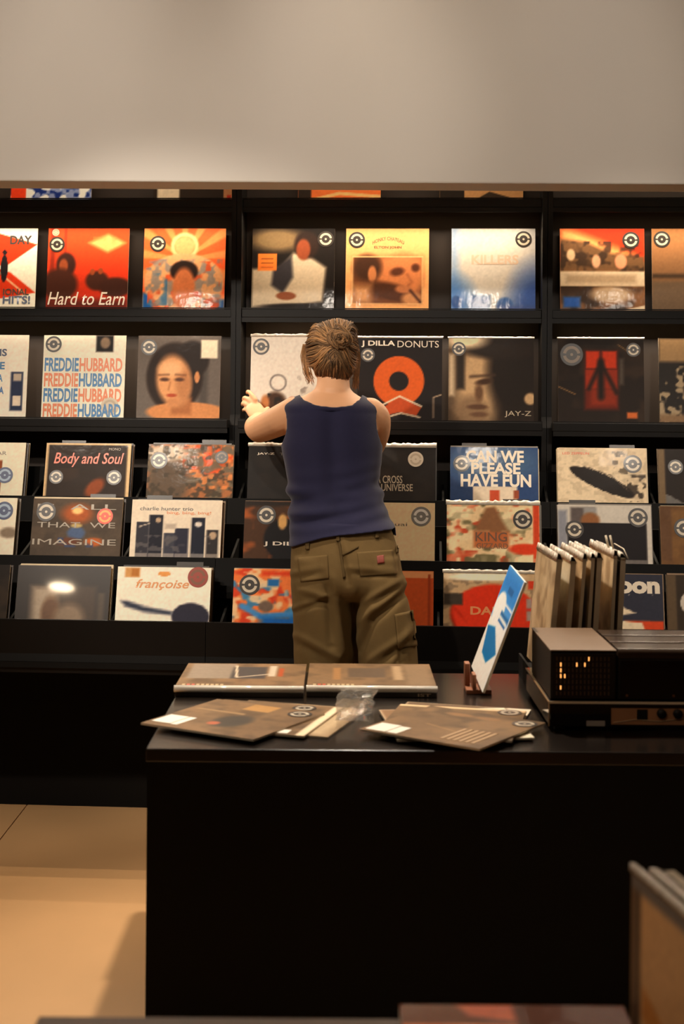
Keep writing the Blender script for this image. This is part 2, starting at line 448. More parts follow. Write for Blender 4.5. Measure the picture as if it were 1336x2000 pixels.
# ---- row 0 (only the foot of each cover shows under the bulkhead)
add(0, 18, 180, 'blue and white album with red corner, only its foot showing below the bulkhead at left',
    Art((150, 160, 190)).blotch(12, (30, 60, 130), 3, .5, .1).blotch(9, (235, 230, 220), 4, .55, .1).rect(0, 0, .19, .2, (225, 80, 35)))
add(0, 297, 461, 'brown album with a white label, only its foot showing below the bulkhead',
    Art((60, 46, 34)).rect(.05, 0, .32, .2, (220, 205, 180)).rect(.86, 0, 1, .2, (190, 140, 100)).rect(.9, .0, .95, .08, (190, 60, 30)))
add(0, 578, 747, 'orange album with dark brown left strip, only its foot showing below the bulkhead',
    Art((226, 130, 70)).rect(0, 0, .16, .3, (60, 48, 38)).line([(.1, .0), (.5, .1), (1, .06)], .04, (245, 190, 130)))
add(0, 860, 1020, 'beige and dark brown album, only its foot showing below the bulkhead at right',
    Art((190, 150, 105)).rect(0, 0, .3, .3, (50, 40, 30)).poly([(.4, 0), (.6, .12), (1, 0)], (70, 55, 40)))
# ---- row 1
add(1, -92, 70, 'white album with red wedge rays and dark figure, cut by the left picture edge',
    Art((235, 222, 205)).poly([(.3, 1.0), (1.0, .80), (.65, .55), (.3, .5)], (214, 74, 30)).poly([(.3, .55), (.68, .45), (1.0, .2), (.3, .08)], (214, 74, 30))
    .line([(.45, .52), (.85, .2)], .02, (240, 190, 150)).ell(.6, .5, .045, .17, (40, 36, 40)).ell(.6, .7, .028, .035, (40, 36, 40)),
    [('DAY', .66, .80, .93, .91, (60, 50, 44), .03), ('IONAL', .60, .17, .92, .25, (90, 70, 56), .02), ('HITS!', .60, .06, .94, .16, (90, 100, 120), .03)])
add(1, 88, 249, 'orange-red album with white scrawled lettering and a cream diamond',
    Art((214, 70, 26)).vg((190, 56, 22), (245, 96, 46)).rect(.03, 0, .09, 1, (120, 44, 24), .03, .7).rect(.2, .1, .23, 1, (150, 50, 24), .02, .6)
    .poly([(.5, .82), (.74, .93), (.96, .82), (.74, .70)], (236, 180, 116), .05).blotch(8, (200, 140, 80), 8, .6, .2, .4, (.55, .75, .9, .9))
    .ell(.23, .55, .12, .15, (74, 40, 28), .3).ell(.2, .53, .055, .09, (160, 88, 50), .4).ell(.16, .3, .22, .2, (84, 44, 26), .3)
    .ell(.62, .35, .14, .12, (84, 46, 30), .3).ell(.85, .27, .2, .12, (80, 44, 30), .3).ell(.56, .46, .03, .04, (160, 84, 44), .4).ell(.66, .47, .03, .04, (160, 84, 44), .4)
    .rect(0, 0, 1, .12, (110, 44, 26), .1),
    [('Hard to Earn', .02, .05, .97, .21, (240, 222, 200), .004, .25)], [(.11, .80, .030, V), (.09, .95, .014, 'pale')])
add(1, 277, 438, 'orange sunburst album with an ornate cream oval and blue corners',
    Art((232, 110, 58)).rays(.5, .62, 13, (244, 160, 100), .8).ring(.5, .78, .12, .17, (240, 190, 140), .03).ell(.5, .78, .12, .12, (236, 170, 118), .2)
    .rect(0, 0, .12, .2, (20, 100, 160), .05).rect(.9, 0, 1, .12, (20, 90, 150), .05)
    .ell(.5, .33, .49, .36, (222, 170, 124), .06).blotch(12, (120, 130, 140), 21, .55, .15, .6, (.03, .03, .97, .62)).blotch(10, (214, 92, 44), 22, .6, .15, .8, (.06, .0, .94, .6))
    .blotch(7, (60, 120, 160), 23, .66, .15, .7, (.0, .05, .3, .45)).ell(.5, .47, .17, .13, (52, 34, 26), .2).ell(.5, .25, .14, .26, (206, 130, 84), .3).ell(.5, .40, .07, .08, (196, 124, 80), .3),
    [], [(.17, .81, .031, V)])
add(1, 490, 652, 'dark album with a pale jacketed figure and small orange label',
    Art((40, 32, 28)).ell(.3, .86, .34, .14, (140, 118, 86), .7).poly([(.0, .5), (.35, .52), (.5, .7), (.66, .68), (.9, .52), (.86, .1), (.6, .06), (.1, .02), (0, .02)], (206, 190, 166), .05)
    .poly([(.26, .5), (.48, .66), (.5, .4), (.38, .2), (.24, .3)], (70, 66, 70), .05).ell(.42, .17, .12, .05, (150, 92, 58), .3).ell(.66, .8, .15, .17, (58, 40, 32), .3).ell(.62, .74, .085, .13, (150, 84, 52), .3)
    .ell(.62, .04, .5, .04, (44, 36, 34), .5).rect(.07, .48, .30, .69, (240, 140, 66)).rect(.11, .52, .26, .53, (150, 80, 40), .01).rect(.11, .57, .26, .58, (150, 80, 40), .01).rect(.11, .62, .26, .63, (150, 80, 40), .01),
    [], [(.89, .87, .031, V)])
add(1, 675, 836, 'peach album with a framed sepia photo of a bearded head',
    Art((236, 176, 122)).rect(.06, .05, .95, .68, (222, 168, 114)).rect(.08, .07, .93, .66, (206, 150, 100)).rect(.09, .08, .92, .65, (128, 82, 50))
    .rect(.42, .3, .92, .65, (204, 140, 92), .12).ell(.66, .40, .26, .30, (206, 138, 90), .35, -25).ell(.26, .52, .17, .16, (84, 54, 34), .5).ell(.32, .44, .05, .10, (196, 134, 88), .4).ell(.54, .22, .30, .11, (96, 60, 38), .5, -14)
    .ell(.70, .26, .10, .05, (190, 128, 86), .5).rect(.09, .08, .3, .3, (206, 156, 110), .12).ell(.80, .14, .12, .08, (200, 146, 100), .6).ell(.62, .47, .085, .05, (104, 62, 40), .7, 12).ell(.84, .52, .05, .05, (104, 62, 40), .7)
    .line([(.74, .44), (.80, .34), (.76, .31)], .02, (170, 108, 70), .04).line([(.78, .24), (.9, .1)], .03, (84, 52, 38), .03)
    .line([(.085, .075), (.925, .075), (.925, .655), (.085, .655), (.085, .075)], .012, (232, 190, 140)),
    [('HONKY CHATEAU', .32, .80, .70, .90, (128, 82, 50), .01, 0, .05), ('ELTON JOHN', .34, .745, .67, .785, (128, 82, 50), .02)], [(.13, .86, .031, V)])
add(1, 881, 1046, 'pale blue album fading to deeper blue towards the bottom corners',
    Art((186, 190, 196)).ell(.5, .6, .62, .55, (206, 198, 186), .9).rect(0, 0, .07, 1, (110, 150, 200), .12, .6).ell(1.0, .0, .3, .5, (80, 110, 170), .9).ell(.0, .1, .25, .3, (100, 140, 190), .9)
    .rect(.22, .0, .46, .18, (72, 110, 160), .05).ell(.64, .06, .1, .1, (72, 112, 165), .3).ell(.06, .1, .06, .08, (60, 100, 155), .3).rect(.55, 0, 1, .06, (90, 110, 160), .05),
    [('KILLERS', .24, .56, .80, .68, (214, 184, 156), .03)], [(.86, .87, .031, V)])
add(1, 1093, 1261, 'album with red sky over rocks and a white paper band across',
    Art((150, 110, 76)).rect(0, .6, 1, 1, (222, 70, 30)).poly([(0, 1), (0, .8), (.75, .6), (.9, .68), (.1, 1)], (238, 170, 110), .1).poly([(0, .88), (.3, .84), (.6, .7), (1, .66), (1, .5), (0, .5)], (130, 98, 66), .05)
    .blotch(12, (70, 52, 38), 31, .55, .2, .8, (0, .45, 1, .85)).ell(.72, .6, .07, .09, (226, 160, 124), .3).ell(.43, .6, .05, .08, (220, 170, 136), .4).ell(.13, .68, .05, .07, (220, 186, 150), .4)
    .rect(0, .30, 1, .48, (224, 204, 176), .02).rect(.07, .34, .9, .44, (192, 168, 140), .05).blotch(6, (60, 44, 32), 33, .5, .2, .8, (0, 0, 1, .3)).ell(.6, .2, .24, .1, (196, 170, 140), .5).rect(.04, .04, .24, .17, (60, 110, 180), .04).poly([(.7, 0), (1, .07), (1, 0)], (230, 210, 185)),
    [], [(.84, .86, .032, V)])
add(1, 1276, 1440, 'tan album with a dark horizon line, cut by the right picture edge',
    Art((140, 110, 80)).vg((120, 96, 74), (176, 128, 84)).rect(0, .40, 1, .45, (84, 66, 50), .04).rect(0, 0, 1, .36, (124, 104, 84), .05), [], [(.12, .87, .031, V)])
# ---- row 2
add(2, -112, 52, 'white album with blue letters and a dark blue tag, cut by the left picture edge',
    Art((232, 220, 204)).rect(.80, .08, .95, .55, (56, 66, 92), .01).rect(.83, .44, .93, .53, (190, 176, 160)).rect(.83, .14, .93, .26, (220, 205, 186)),
    [('TIS', .56, .74, .74, .83, (54, 70, 100), .03), ('E', .66, .58, .72, .67, (40, 110, 160), .03), ('A', .64, .43, .70, .52, (40, 120, 170), .03), ('A', .66, .28, .72, .37, (30, 100, 160), .03)])
fh = []
for k, (c1, c2) in enumerate(((BLU, (222, 116, 60)), ((222, 116, 60), BLU)) * 2):
    y0 = .56 - k * .185
    fh += [('FREDDIE', .02, max(y0, 0.01), .435, y0 + .165, c1, .03), ('HUBBARD', .445, max(y0, 0.01), .965, y0 + .165, c2, .03)]
add(2, 78, 243, 'white album with four rows of tall blue and orange block lettering',
    Art((236, 224, 206)).rect(.64, .80, .85, 1, (46, 42, 42)).ell(.75, .91, .06, .07, (150, 130, 110), .4), fh, [(.12, .89, .031, V), (.83, .14, .034, 'pale')])
add(2, 265, 429, 'grey album with a portrait of a dark-haired woman and white label',
    Art((122, 112, 104)).rect(.75, .05, .85, .8, (96, 88, 82), .05).ell(.45, .5, .34, .42, (60, 46, 38), .12).ell(.66, .72, .2, .22, (56, 44, 38), .2).ell(.6, .08, .48, .12, (206, 148, 100), .15).rect(.42, .05, .66, .25, (176, 120, 78), .05).ell(.44, .46, .21, .31, (216, 164, 118), .3, 8).ell(.56, .40, .09, .22, (190, 138, 96), .8).ell(.40, .60, .14, .09, (230, 184, 140), .8).ell(.44, .20, .08, .05, (200, 146, 102), .6)
    .ell(.33, .47, .055, .022, (104, 72, 56), .8).ell(.51, .47, .055, .022, (104, 72, 56), .8).line([(.26, .525), (.38, .53)], .012, (120, 84, 62), .03).line([(.46, .53), (.58, .525)], .012, (120, 84, 62), .03).ell(.42, .28, .06, .022, (180, 92, 60), .6).line([(.40, .44), (.38, .35)], .02, (190, 136, 94), .02).ell(.72, .5, .03, .07, (206, 150, 104), .3).rect(.76, .73, .96, .95, (236, 220, 196)),
    [], [(.13, .86, .031, V)])
add(2, 488, 652, 'white album with a loose ink sketch, held by the person',
    Art((226, 218, 206)).ring(.33, .44, .085, .1, (120, 112, 108), .02).blotch(14, (120, 108, 100), 41, .66, .1, .5, (.55, .3, .75, .75)).ell(.3, .2, .13, .13, (90, 66, 50), .4).blotch(10, (50, 44, 42), 42, .5, .1, .8, (.2, .14, .42, .32)).ell(.18, .2, .05, .09, (200, 140, 90), .6).ell(.5, .22, .05, .05, (222, 120, 60), .5),
    [], [(.12, .87, .031, V)], plastic=.008, dd=.04)
add(2, 698, 862, 'black album with a big orange ring under white lettering',
    Art((48, 40, 38)).ring(.49, .47, .115, .30, (216, 112, 48)).poly([(.25, .12), (.5, .28), (.76, .16), (.7, .06), (.5, .1), (.3, .05)], (196, 96, 50), .012).line([(.25, .16), (.5, .29), (.76, .17)], .02, (226, 210, 186)).line([(.32, .03), (.52, .09), (.74, .04)], .02, (216, 196, 170)).line([(.9, .04), (.9, .28), (.99, .31)], .015, (180, 160, 136)),
    [('J DILLA', .04, .875, .44, .955, (240, 226, 204), .025), ('DONUTS', .47, .875, .96, .955, (230, 214, 192), 0)], [(.12, .78, .026, V)], plastic=.003)
add(2, 877, 1041, 'sepia album filled by a close-up half-lit face',
    Art((60, 47, 37)).rect(0, 0, .45, .9, (150, 126, 98), .5).ell(.36, .45, .25, .48, (200, 170, 132), .6).ell(.27, .1, .2, .2, (150, 124, 96), .5).rect(.09, .38, .19, .8, (64, 54, 46), .05).rect(0, .3, .07, .8, (200, 180, 152), .05)
    .ell(.78, .6, .32, .55, (50, 39, 31), .45).ell(.62, .90, .5, .16, (56, 44, 36), .4).ell(.2, .97, .24, .10, (248, 226, 190), .8).ell(.42, .47, .10, .035, (84, 62, 46), .7, 10).line([(.26, .53), (.54, .55)], .025, (90, 68, 52), .04).ell(.36, .34, .05, .10, (120, 92, 68), .8)
    .ell(.34, .17, .12, .03, (110, 82, 62), .6).ell(.36, .08, .1, .03, (120, 92, 70), .7).ell(.96, .27, .07, .07, (200, 170, 132), .4),
    [('JAY-Z', .66, .05, .97, .125, (190, 170, 140), .0)], [(.12, .86, .026, V)], plastic=.003)
add(2, 1090, 1259, 'dark brown album with a glowing red window in the middle',
    Art((52, 40, 32)).blotch(5, (84, 66, 50), 51, .6, .3, .6).rect(.31, .15, .70, .85, (120, 48, 26), .05).rect(.33, .64, .48, .84, (206, 76, 34)).rect(.52, .64, .68, .84, (206, 76, 34)).rect(.32, .4, .47, .62, (170, 66, 32)).rect(.52, .4, .69, .62, (160, 64, 32)).rect(.38, .2, .68, .4, (150, 62, 32), .05)
    .line([(.5, .72), (.5, .3)], .07, (46, 36, 28), .06).line([(.5, .7), (.68, .35)], .04, (46, 36, 28), .05).line([(.5, .7), (.36, .4)], .04, (46, 36, 28), .05).rect(.72, .45, .76, .75, (110, 100, 90), .05).rect(.80, .05, .92, .12, (206, 120, 66)).line([(0, .42), (.2, .33)], .012, (150, 120, 80)).line([(.7, .92), (.85, .82)], .01, (150, 120, 80)),
    [], [(.16, .80, .042, 'dark'), (.88, .86, .026, V)], plastic=.003)
add(2, 1290, 1456, 'tan and charcoal crowded-photo album, cut by the right picture edge',
    Art((60, 54, 50)).rect(0, .72, 1, 1, (176, 146, 108), .05).blotch(12, (190, 170, 140), 55, .62, .1, .9, (0, 0, 1, .68)).rect(0, 0, 1, .1, (150, 124, 96), .05))
# ---- row 3 (bins)
add(3, -125, 45, 'white album with brown square and blue sticker, high bin at left picture edge',
    Art((234, 220, 198)).rect(0, .2, .74, .72, (156, 92, 52)), [('OI PAR', .5, .80, .78, .86, (130, 110, 92), .01)], [(.78, .48, .030, 'blue')], nb=3)
add(3, 84, 250, 'dark brown album with pale border and looping orange script',
    Art((214, 186, 146)).rect(.03, 0, .96, .97, (62, 48, 38), .012).ell(.6, .3, .09, .16, (150, 84, 44), .5, -30).blotch(4, (90, 70, 54), 60, .6, .3, .5, (.05, .0, .94, .6)),
    [('Body and Soul', .10, .62, .92, .85, (226, 88, 36), .012, .25), ('MONO', .74, .89, .88, .93, (150, 130, 105), .0)], [(.14, .46, .026, V), (.82, .46, .028, V)], nb=5)
add(3, 285, 453, 'orange and grey floral album with mottled brown foliage',
    Art((176, 120, 78)).blotch(5, (222, 96, 40), 61, .5, .2, .9, (.4, .5, 1, 1)).blotch(10, (120, 110, 92), 62, .5, .15, .9).ell(.25, .4, .24, .4, (110, 92, 74), .5).ell(.2, .85, .25, .12, (206, 190, 170), .5).blotch(14, (84, 72, 56), 63, .58, .1, .8).blotch(12, (226, 150, 90), 64, .64, .1, .8, (.35, .3, 1, 1)),
    [], [(.13, .74, .031, V), (.86, .80, .024, 'dark')], nb=1)
add(3, 482, 652, 'plain black album with tiny white lettering beside the person in blue',
    Art((44, 38, 34)).blotch(5, (60, 50, 42), 65, .6, .3, .5), [('JAY-Z', .10, .84, .30, .88, (216, 200, 176), .02), ('THE', .36, .84, .52, .88, (100, 90, 78), .0)], plastic=.010, nb=1)
add(3, 680, 850, 'black album with spiky pale lettering and round pale sticker',
    Art((50, 42, 36)).blotch(5, (64, 54, 44), 66, .6, .3, .5), [('A CROSS', .32, .42, .62, .54, (170, 150, 122), .01), ('UNIVERSE', .38, .30, .74, .41, (170, 150, 122), .01)], [(.77, .80, .028, 'pale')], plastic=.012, nb=2)
add(3, 881, 1050, 'blue album with chunky cream capital letters in three lines',
    Art((58, 84, 124)).ell(.5, .75, .5, .3, (86, 112, 140), .8).rect(.26, .0, .76, .38, (222, 206, 184)).rect(.45, .1, .56, .34, (196, 92, 56)).rect(.72, .2, .78, .34, (160, 90, 60)),
    [('CAN WE', .18, .76, .84, .95, (240, 224, 198), .035), ('PLEASE', .24, .58, .80, .76, (240, 224, 198), .035), ('HAVE FUN', .12, .38, .92, .58, (240, 224, 198), .035)], [(.13, .74, .030, V)], nb=3)
add(3, 1088, 1266, 'cream stippled album with a slanting dark oval shape',
    Art((216, 198, 170)).blotch(16, (190, 172, 146), 67, .55, .1, .6).ell(.5, .48, .42, .115, (48, 40, 36), .06, -32).line([(.3, .72), (.6, .58), (.8, .34)], .012, (110, 96, 80)).blotch(18, (90, 78, 64), 68, .52, .08, .7, (.62, .6, .8, .95)).blotch(14, (60, 50, 42), 69, .52, .1, .8, (.78, .0, 1, .6)),
    [('LED ZEPPELIN', .06, .90, .36, .935, (214, 84, 40), .01)], [(.85, .76, .033, V)], nb=4)
add(3, 1290, 1460, 'black album with grey wedge, high bin at the right picture edge',
    Art((52, 42, 36)).poly([(.0, .3), (.1, .3), (.5, .0), (0, 0)], (120, 116, 112)).rect(0, 0, .08, 1, (130, 110, 84), .02), [], [(.2, .72, .027, V)], nb=2)
# ---- row 4
add(4, -152, 28, 'white album with brown smudge and navy sticker at the left picture edge, middle bin',
    Art((232, 220, 200)).ell(.93, .35, .1, .1, (150, 134, 116), .5), [], [(.86, .76, .032, 'blue')], nb=3)
add(4, 55, 236, 'grey-brown album with wide-spaced letters and glowing orange sphere',
    Art((104, 90, 76)).blotch(5, (84, 74, 64), 70, .55, .3, .6).ell(.5, .72, .17, .18, (176, 104, 60), .7).ell(.5, .78, .06, .07, (255, 200, 140), .6).ell(.5, .36, .1, .12, (96, 112, 140), .4).ell(.5, .5, .06, .04, (190, 170, 120), .5).ell(.42, .2, .12, .08, (120, 80, 60), .7).ell(.7, .2, .1, .08, (190, 112, 60), .6).blotch(9, (70, 90, 130), 71, .6, .15, .7, (.3, .1, .7, .4)),
    [('IS', .05, .80, .24, .90, (160, 146, 126), 0), ('ALL', .42, .80, .93, .90, (160, 146, 126), 0), ('THAT  WE', .06, .46, .93, .56, (160, 146, 126), 0), ('IMAGINE', .02, .14, .95, .25, (160, 146, 126), 0)], [(.15, .75, .034, V), (.81, .68, .028, 'orange')], nb=2)
add(4, 251, 431, 'white album with six dark upright photo strips and lowercase title',
    Art((226, 212, 192)).rect(.06, 0, .20, .58, (66, 64, 72)).rect(.20, 0, .355, .72, (44, 44, 56)).rect(.37, 0, .50, .38, (80, 80, 90)).rect(.49, 0, .64, .48, (58, 58, 74)).rect(.67, 0, .82, .68, (40, 44, 60)).rect(.84, 0, .97, .46, (66, 60, 60)).ell(.3, .62, .03, .05, (190, 166, 140), .4).ell(.745, .55, .04, .05, (216, 206, 194), .4).ell(.91, .35, .04, .07, (190, 166, 140), .4).rect(.38, .46, .5, .56, (190, 176, 160), .03).line([(.1, .5), (.2, .56)], .02, (190, 176, 160)).blotch(12, (120, 114, 112), 73, .62, .1, .7, (.06, 0, .97, .34)),
    [('charlie hunter trio', .09, .80, .68, .87, (84, 74, 64), .012), ('bing, bing, bing!', .39, .72, .88, .79, (222, 132, 66), .014)], nb=3)
add(4, 474, 654, 'brown and orange album showing a dark hooded figure, left of the person in blue',
    Art((92, 64, 42)).blotch(5, (190, 110, 56), 75, .55, .2, .8).rect(0, .9, 1, 1, (58, 48, 40), .04).ell(.44, .3, .22, .38, (34, 30, 32), .15).ell(.42, .62, .05, .14, (206, 166, 110), .4).rect(.6, 0, 1, .2, (36, 32, 34), .05).rect(.65, .2, .68, .5, (130, 120, 110), .03),
    [('J DILLA', .22, .165, .72, .255, (216, 200, 180), .02)], [(.24, .74, .033, V)], nb=3)
add(4, 668, 849, 'cream album with small black word and silver round badge',
    Art((232, 204, 166)), [('quai', .50, .55, .70, .63, (110, 90, 70), .0)], [(.85, .75, .034, 'silver')], nb=0)
add(4, 873, 1054, 'cream album covered in red and olive creatures around a castle shape',
    Art((224, 198, 158)).blotch(8, (196, 84, 50), 77, .58, .12, .9).blotch(9, (120, 112, 80), 78, .6, .12, .9).blotch(5, (240, 222, 186), 79, .55, .2, .6).rect(.29, .2, .67, .50, (188, 118, 74), .04).poly([(.3, .5), (.36, .72), (.42, .92), (.52, .95), (.58, .75), (.67, .5)], (150, 110, 76), .05).rect(.93, 0, 1, 1, (206, 84, 44), .02).ell(.85, .18, .18, .1, (214, 80, 40), .4),
    [('KING', .31, .31, .65, .48, (110, 72, 46), .012), ('GIZZARD', .32, .18, .66, .28, (120, 80, 50), .01)], [(.82, .72, .033, V)], plastic=.012, nb=2)
add(4, 1090, 1275, 'pale album with a large black block below a head of brown hair',
    Art((206, 198, 186)).rect(.14, .2, .40, .96, (110, 100, 96), .03).rect(.28, .5, .42, .96, (160, 156, 152), .03).ell(.35, .72, .1, .14, (156, 110, 72), .4).rect(.1, 0, .95, .68, (44, 38, 40), .02).rect(0, 0, .1, .9, (150, 150, 156), .04),
    [], [(.86, .78, .033, V), (.18, .55, .031, V)], nb=2)
add(4, 1294, 1476, 'brown album in glossy sleeve, middle bin at the right picture edge',
    Art((140, 106, 66)).rect(0, 0, .12, 1, (120, 90, 64), .02).blotch(4, (110, 80, 50), 80, .55, .3, .6), [], [(.25, .6, .033, V)], nb=2)
# ---- row 5
add(5, -170, 12, 'charcoal album in the low bin, cut by the left picture edge', Art((70, 58, 46)).blotch(4, (50, 42, 36), 81, .5, .3), nb=2)
add(5, 26, 212, 'glossy black album with a blurred pale photo, reflecting a ceiling lamp',
    Art((56, 46, 40)).rect(.17, 0, .86, .70, (84, 68, 54), .06).rect(.17, 0, .44, .68, (176, 160, 140), .1).ell(.38, .3, .1, .24, (120, 88, 60), .5).ell(.58, .22, .16, .22, (150, 130, 108), .6).rect(.88, .05, .95, .6, (120, 104, 84), .04, .6), nb=4, gloss=True)
add(5, 222, 410, 'white album with orange italic title and dark curved silhouette',
    Art((236, 224, 206)).ell(.80, .28, .2, .2, (62, 60, 74), .12).poly([(.05, .50), (.12, .5), (.3, .42), (.6, .35), (.6, .3), (.3, .34), (.1, .42)], (70, 76, 92), .05).rect(.08, .85, .24, .99, (206, 160, 104), .01).rect(.15, .86, .23, .98, (186, 130, 70), .02).ell(.5, .90, .065, .04, (222, 162, 100), .15),
    [('françoise', .20, .66, .77, .82, (222, 150, 92), .016, .3)], [(.86, .86, .034, 'red')], nb=2)
add(5, 452, 640, 'orange and blue busy illustrated album beside the green trousers',
    Art((226, 134, 76)).blotch(7, (206, 76, 40), 83, .55, .15, .9).blotch(8, (70, 140, 180), 84, .58, .12, .9).blotch(9, (230, 200, 160), 85, .6, .12, .9).rect(.62, .58, .72, .85, (40, 120, 180), .02).rect(.36, .75, .48, .85, (50, 120, 170), .02).ell(.35, .45, .08, .08, (130, 110, 96), .3).line([(.1, .45), (.3, .3), (.6, .34)], .08, (90, 150, 196), .04).rect(.3, 0, 1, .3, (30, 110, 175), .1).rect(.3, .9, 1, .96, (214, 80, 36), .04),
    [], [(.17, .76, .034, V)], nb=5)
add(5, 659, 846, 'plain orange album with a peach top band',
    Art((206, 104, 52)).rect(0, .90, 1, 1, (232, 168, 120), .01).rect(.94, 0, .97, .95, (176, 84, 44), .01), nb=0)
add(5, 867, 1054, 'red and silver album with big letters and a small red flag',
    Art((198, 170, 134)).blotch(14, (150, 130, 106), 87, .55, .1, .8).ell(.52, .4, .45, .42, (214, 68, 30), .08).rect(0, .52, .2, .68, (80, 70, 58), .02).ell(.4, .93, .4, .06, (246, 232, 206), .6).rect(.86, .3, 1, .62, (170, 150, 140), .02).rect(.92, .3, .95, .62, (200, 70, 50)).rect(.86, .44, 1, .48, (200, 70, 50)).rect(.88, .76, .98, .88, (206, 76, 40)),
    [('DAN', .28, .38, .62, .50, (226, 140, 84), .03)], plastic=.008, nb=2)
add(5, 1106, 1297, 'navy album with rounded cream word and pale dune behind the upright records',
    Art((66, 66, 78)).poly([(.0, .7), (.3, .72), (.6, .52), (.72, .44), (.5, .40), (.3, .36), (0, .36)], (226, 208, 180), .015).rect(0, 0, .85, .33, (226, 208, 180), .01).poly([(.6, .33), (.78, .3), (.86, 0), (1, 0), (1, .33)], (206, 86, 44), .02).blotch(20, (170, 160, 150), 89, .72, .06, .8, (.4, .55, .9, .75)),
    [('moon', .33, .72, .97, .90, (230, 214, 190), .05)], nb=2)
add(5, 1306, 1496, 'dark sleeve with a white letter, low bin at the right picture edge',
    Art((70, 58, 46)).rect(0, 0, .1, 1, (110, 92, 70), .02).ell(.24, .6, .1, .16, (200, 190, 176), .1).ell(.25, .6, .06, .1, (60, 70, 90), .1), nb=3)

# divider boards stand in the gaps between neighbouring bins
for k, row in enumerate((3, 4, 5)):
    q = BINS[k]; it = ROW[row]; py = {3: 975, 4: 1092, 5: 1222}[row]
    for a, b in zip(it[:-1], it[1:]): BINX[k].append((SP(a['r'], py, q['d'])[0] + SP(b['l'], py, q['d'])[0]) / 2)
make_bay(uL - BW, 'black record shelf bay at the left, ending beside the pop-art red albums', BINX)
make_bay(uL, 'black record shelf bay in the middle, behind the person', BINX)
make_bay(uR, 'black record shelf bay at the right, above the stereo equipment', BINX)

ROWP = {0: (394, .07), 1: (606, .09), 2: (821, .17)}
TILT_UP = math.radians(7)
for row in (0, 1, 2):
    py, d = ROWP[row]
    for it in ROW[row]:
        dd = d + it.get('dd', 0)
        ul, ur = SP(it['l'], py, dd)[0], SP(it['r'], py, dd)[0]
        M = Matrix.Translation(S((ul + ur) / 2, dd, LEDGE[row] + .0008)) @ SROT @ Matrix.Rotation(-TILT_UP, 4, 'X')
        record(M, it['art'], it['label'], .315, texts=it['texts'], stick=it['stick'], plastic=it.get('plastic', 0), group='albums shown face out on the wall ledges')
EDGE = [mat('edge_cream', (206, 186, 150), .5, noise_amt=.2), mat('edge_brown', (128, 100, 70), .5, noise_amt=.2), mat('edge_grey', (120, 110, 98), .45, noise_amt=.2),
        mat('edge_dark', (58, 48, 40), .45, noise_amt=.2), mat('edge_orange', (190, 120, 66), .5, noise_amt=.2), mat('edge_teal', (70, 100, 96), .5, noise_amt=.2)]
edge_mesh = [MB().box(-.1575, .1575, 0, .004, 0, .315).mesh('record_album', m) for m in EDGE]
card_mesh = MB().box(-.145, .145, 0, .0015, 0, .325).add([], []).mesh('divider_card', mat('divider_card_black', (46, 38, 30), .4))
tab_mesh = MB().box(-.045, .045, 0, .0015, .3245, .338).mesh('tab', mat('divider_card_black', (46, 38, 30), .4))
r3 = random.Random(11)
for k, row in enumerate((3, 4, 5)):
    q = BINS[k]; py = {3: 975, 4: 1092, 5: 1222}[row]
    for n, it in enumerate(ROW[row]):
        ul, ur = SP(it['l'], py, q['d'])[0], SP(it['r'], py, q['d'])[0]; uc = (ul + ur) / 2
        def at(off, du=0, dz=0, tw=0):
            return Matrix.Translation(S(uc + du, q['db'], q['fl'] + .0008)) @ SROT @ Matrix.Rotation(-TILT, 4, 'X') @ Matrix.Translation((0, off, dz))
        kk = (.75, .6, .72)[k]; Y_ = lambda y: 1 - (1 - y) * kk
        src = 1 - (1 - np.linspace(0, 1, NG)) / kk
        it['art'].a = it['art'].a[np.clip(np.round(src * (NG - 1)).astype(int), 0, NG - 1)]
        it['texts'] = [(t[0], t[1], Y_(t[2]), t[3], Y_(t[4]), *t[5:]) for t in it['texts']]
        it['stick'] = [(x, Y_(y), r, kd) for x, y, r, kd in it['stick']]
        o = record(at(0), it['art'], it['label'], .315, texts=it['texts'], stick=it['stick'], plastic=it.get('plastic', 0), group='albums at the front of the browser bins')
        if it.get('gloss'): o.children[0].data.materials[0] = M_GLOSS
        off = .006 if not it.get('plastic') else .009
        nb = it.get('nb', 2)
        short = ' '.join(it['label'].split(',')[0].split()[:9])
        for j in range(nb):
            e = link('record_album', edge_mesh[(r3.randrange(4) if r3.random() < .8 else r3.randrange(6))])
            off += .0055 + .003 * r3.random()
            e.matrix_world = at(off, du=r3.uniform(-.002, .008), dz=r3.uniform(0, .008))
            tag(e, ('first', 'second', 'third', 'fourth', 'fifth')[j] + ' sleeve edge behind the ' + short, 'record', 'sleeves behind the ' + short)
            off += .0008
        if n in (1, 2, 5, 6) and row in (3, 4) or (row == 5 and n in (2,)):
            off += .007
            c = link('divider_card', card_mesh); c.matrix_world = at(off, du=.0, dz=.0)
            t = link('tab', tab_mesh, c); t.location = (.08 if (n + row) % 2 else -.07, 0, 0)
            tag(c, 'black divider card behind the ' + short, 'divider card', 'divider cards in the bins')

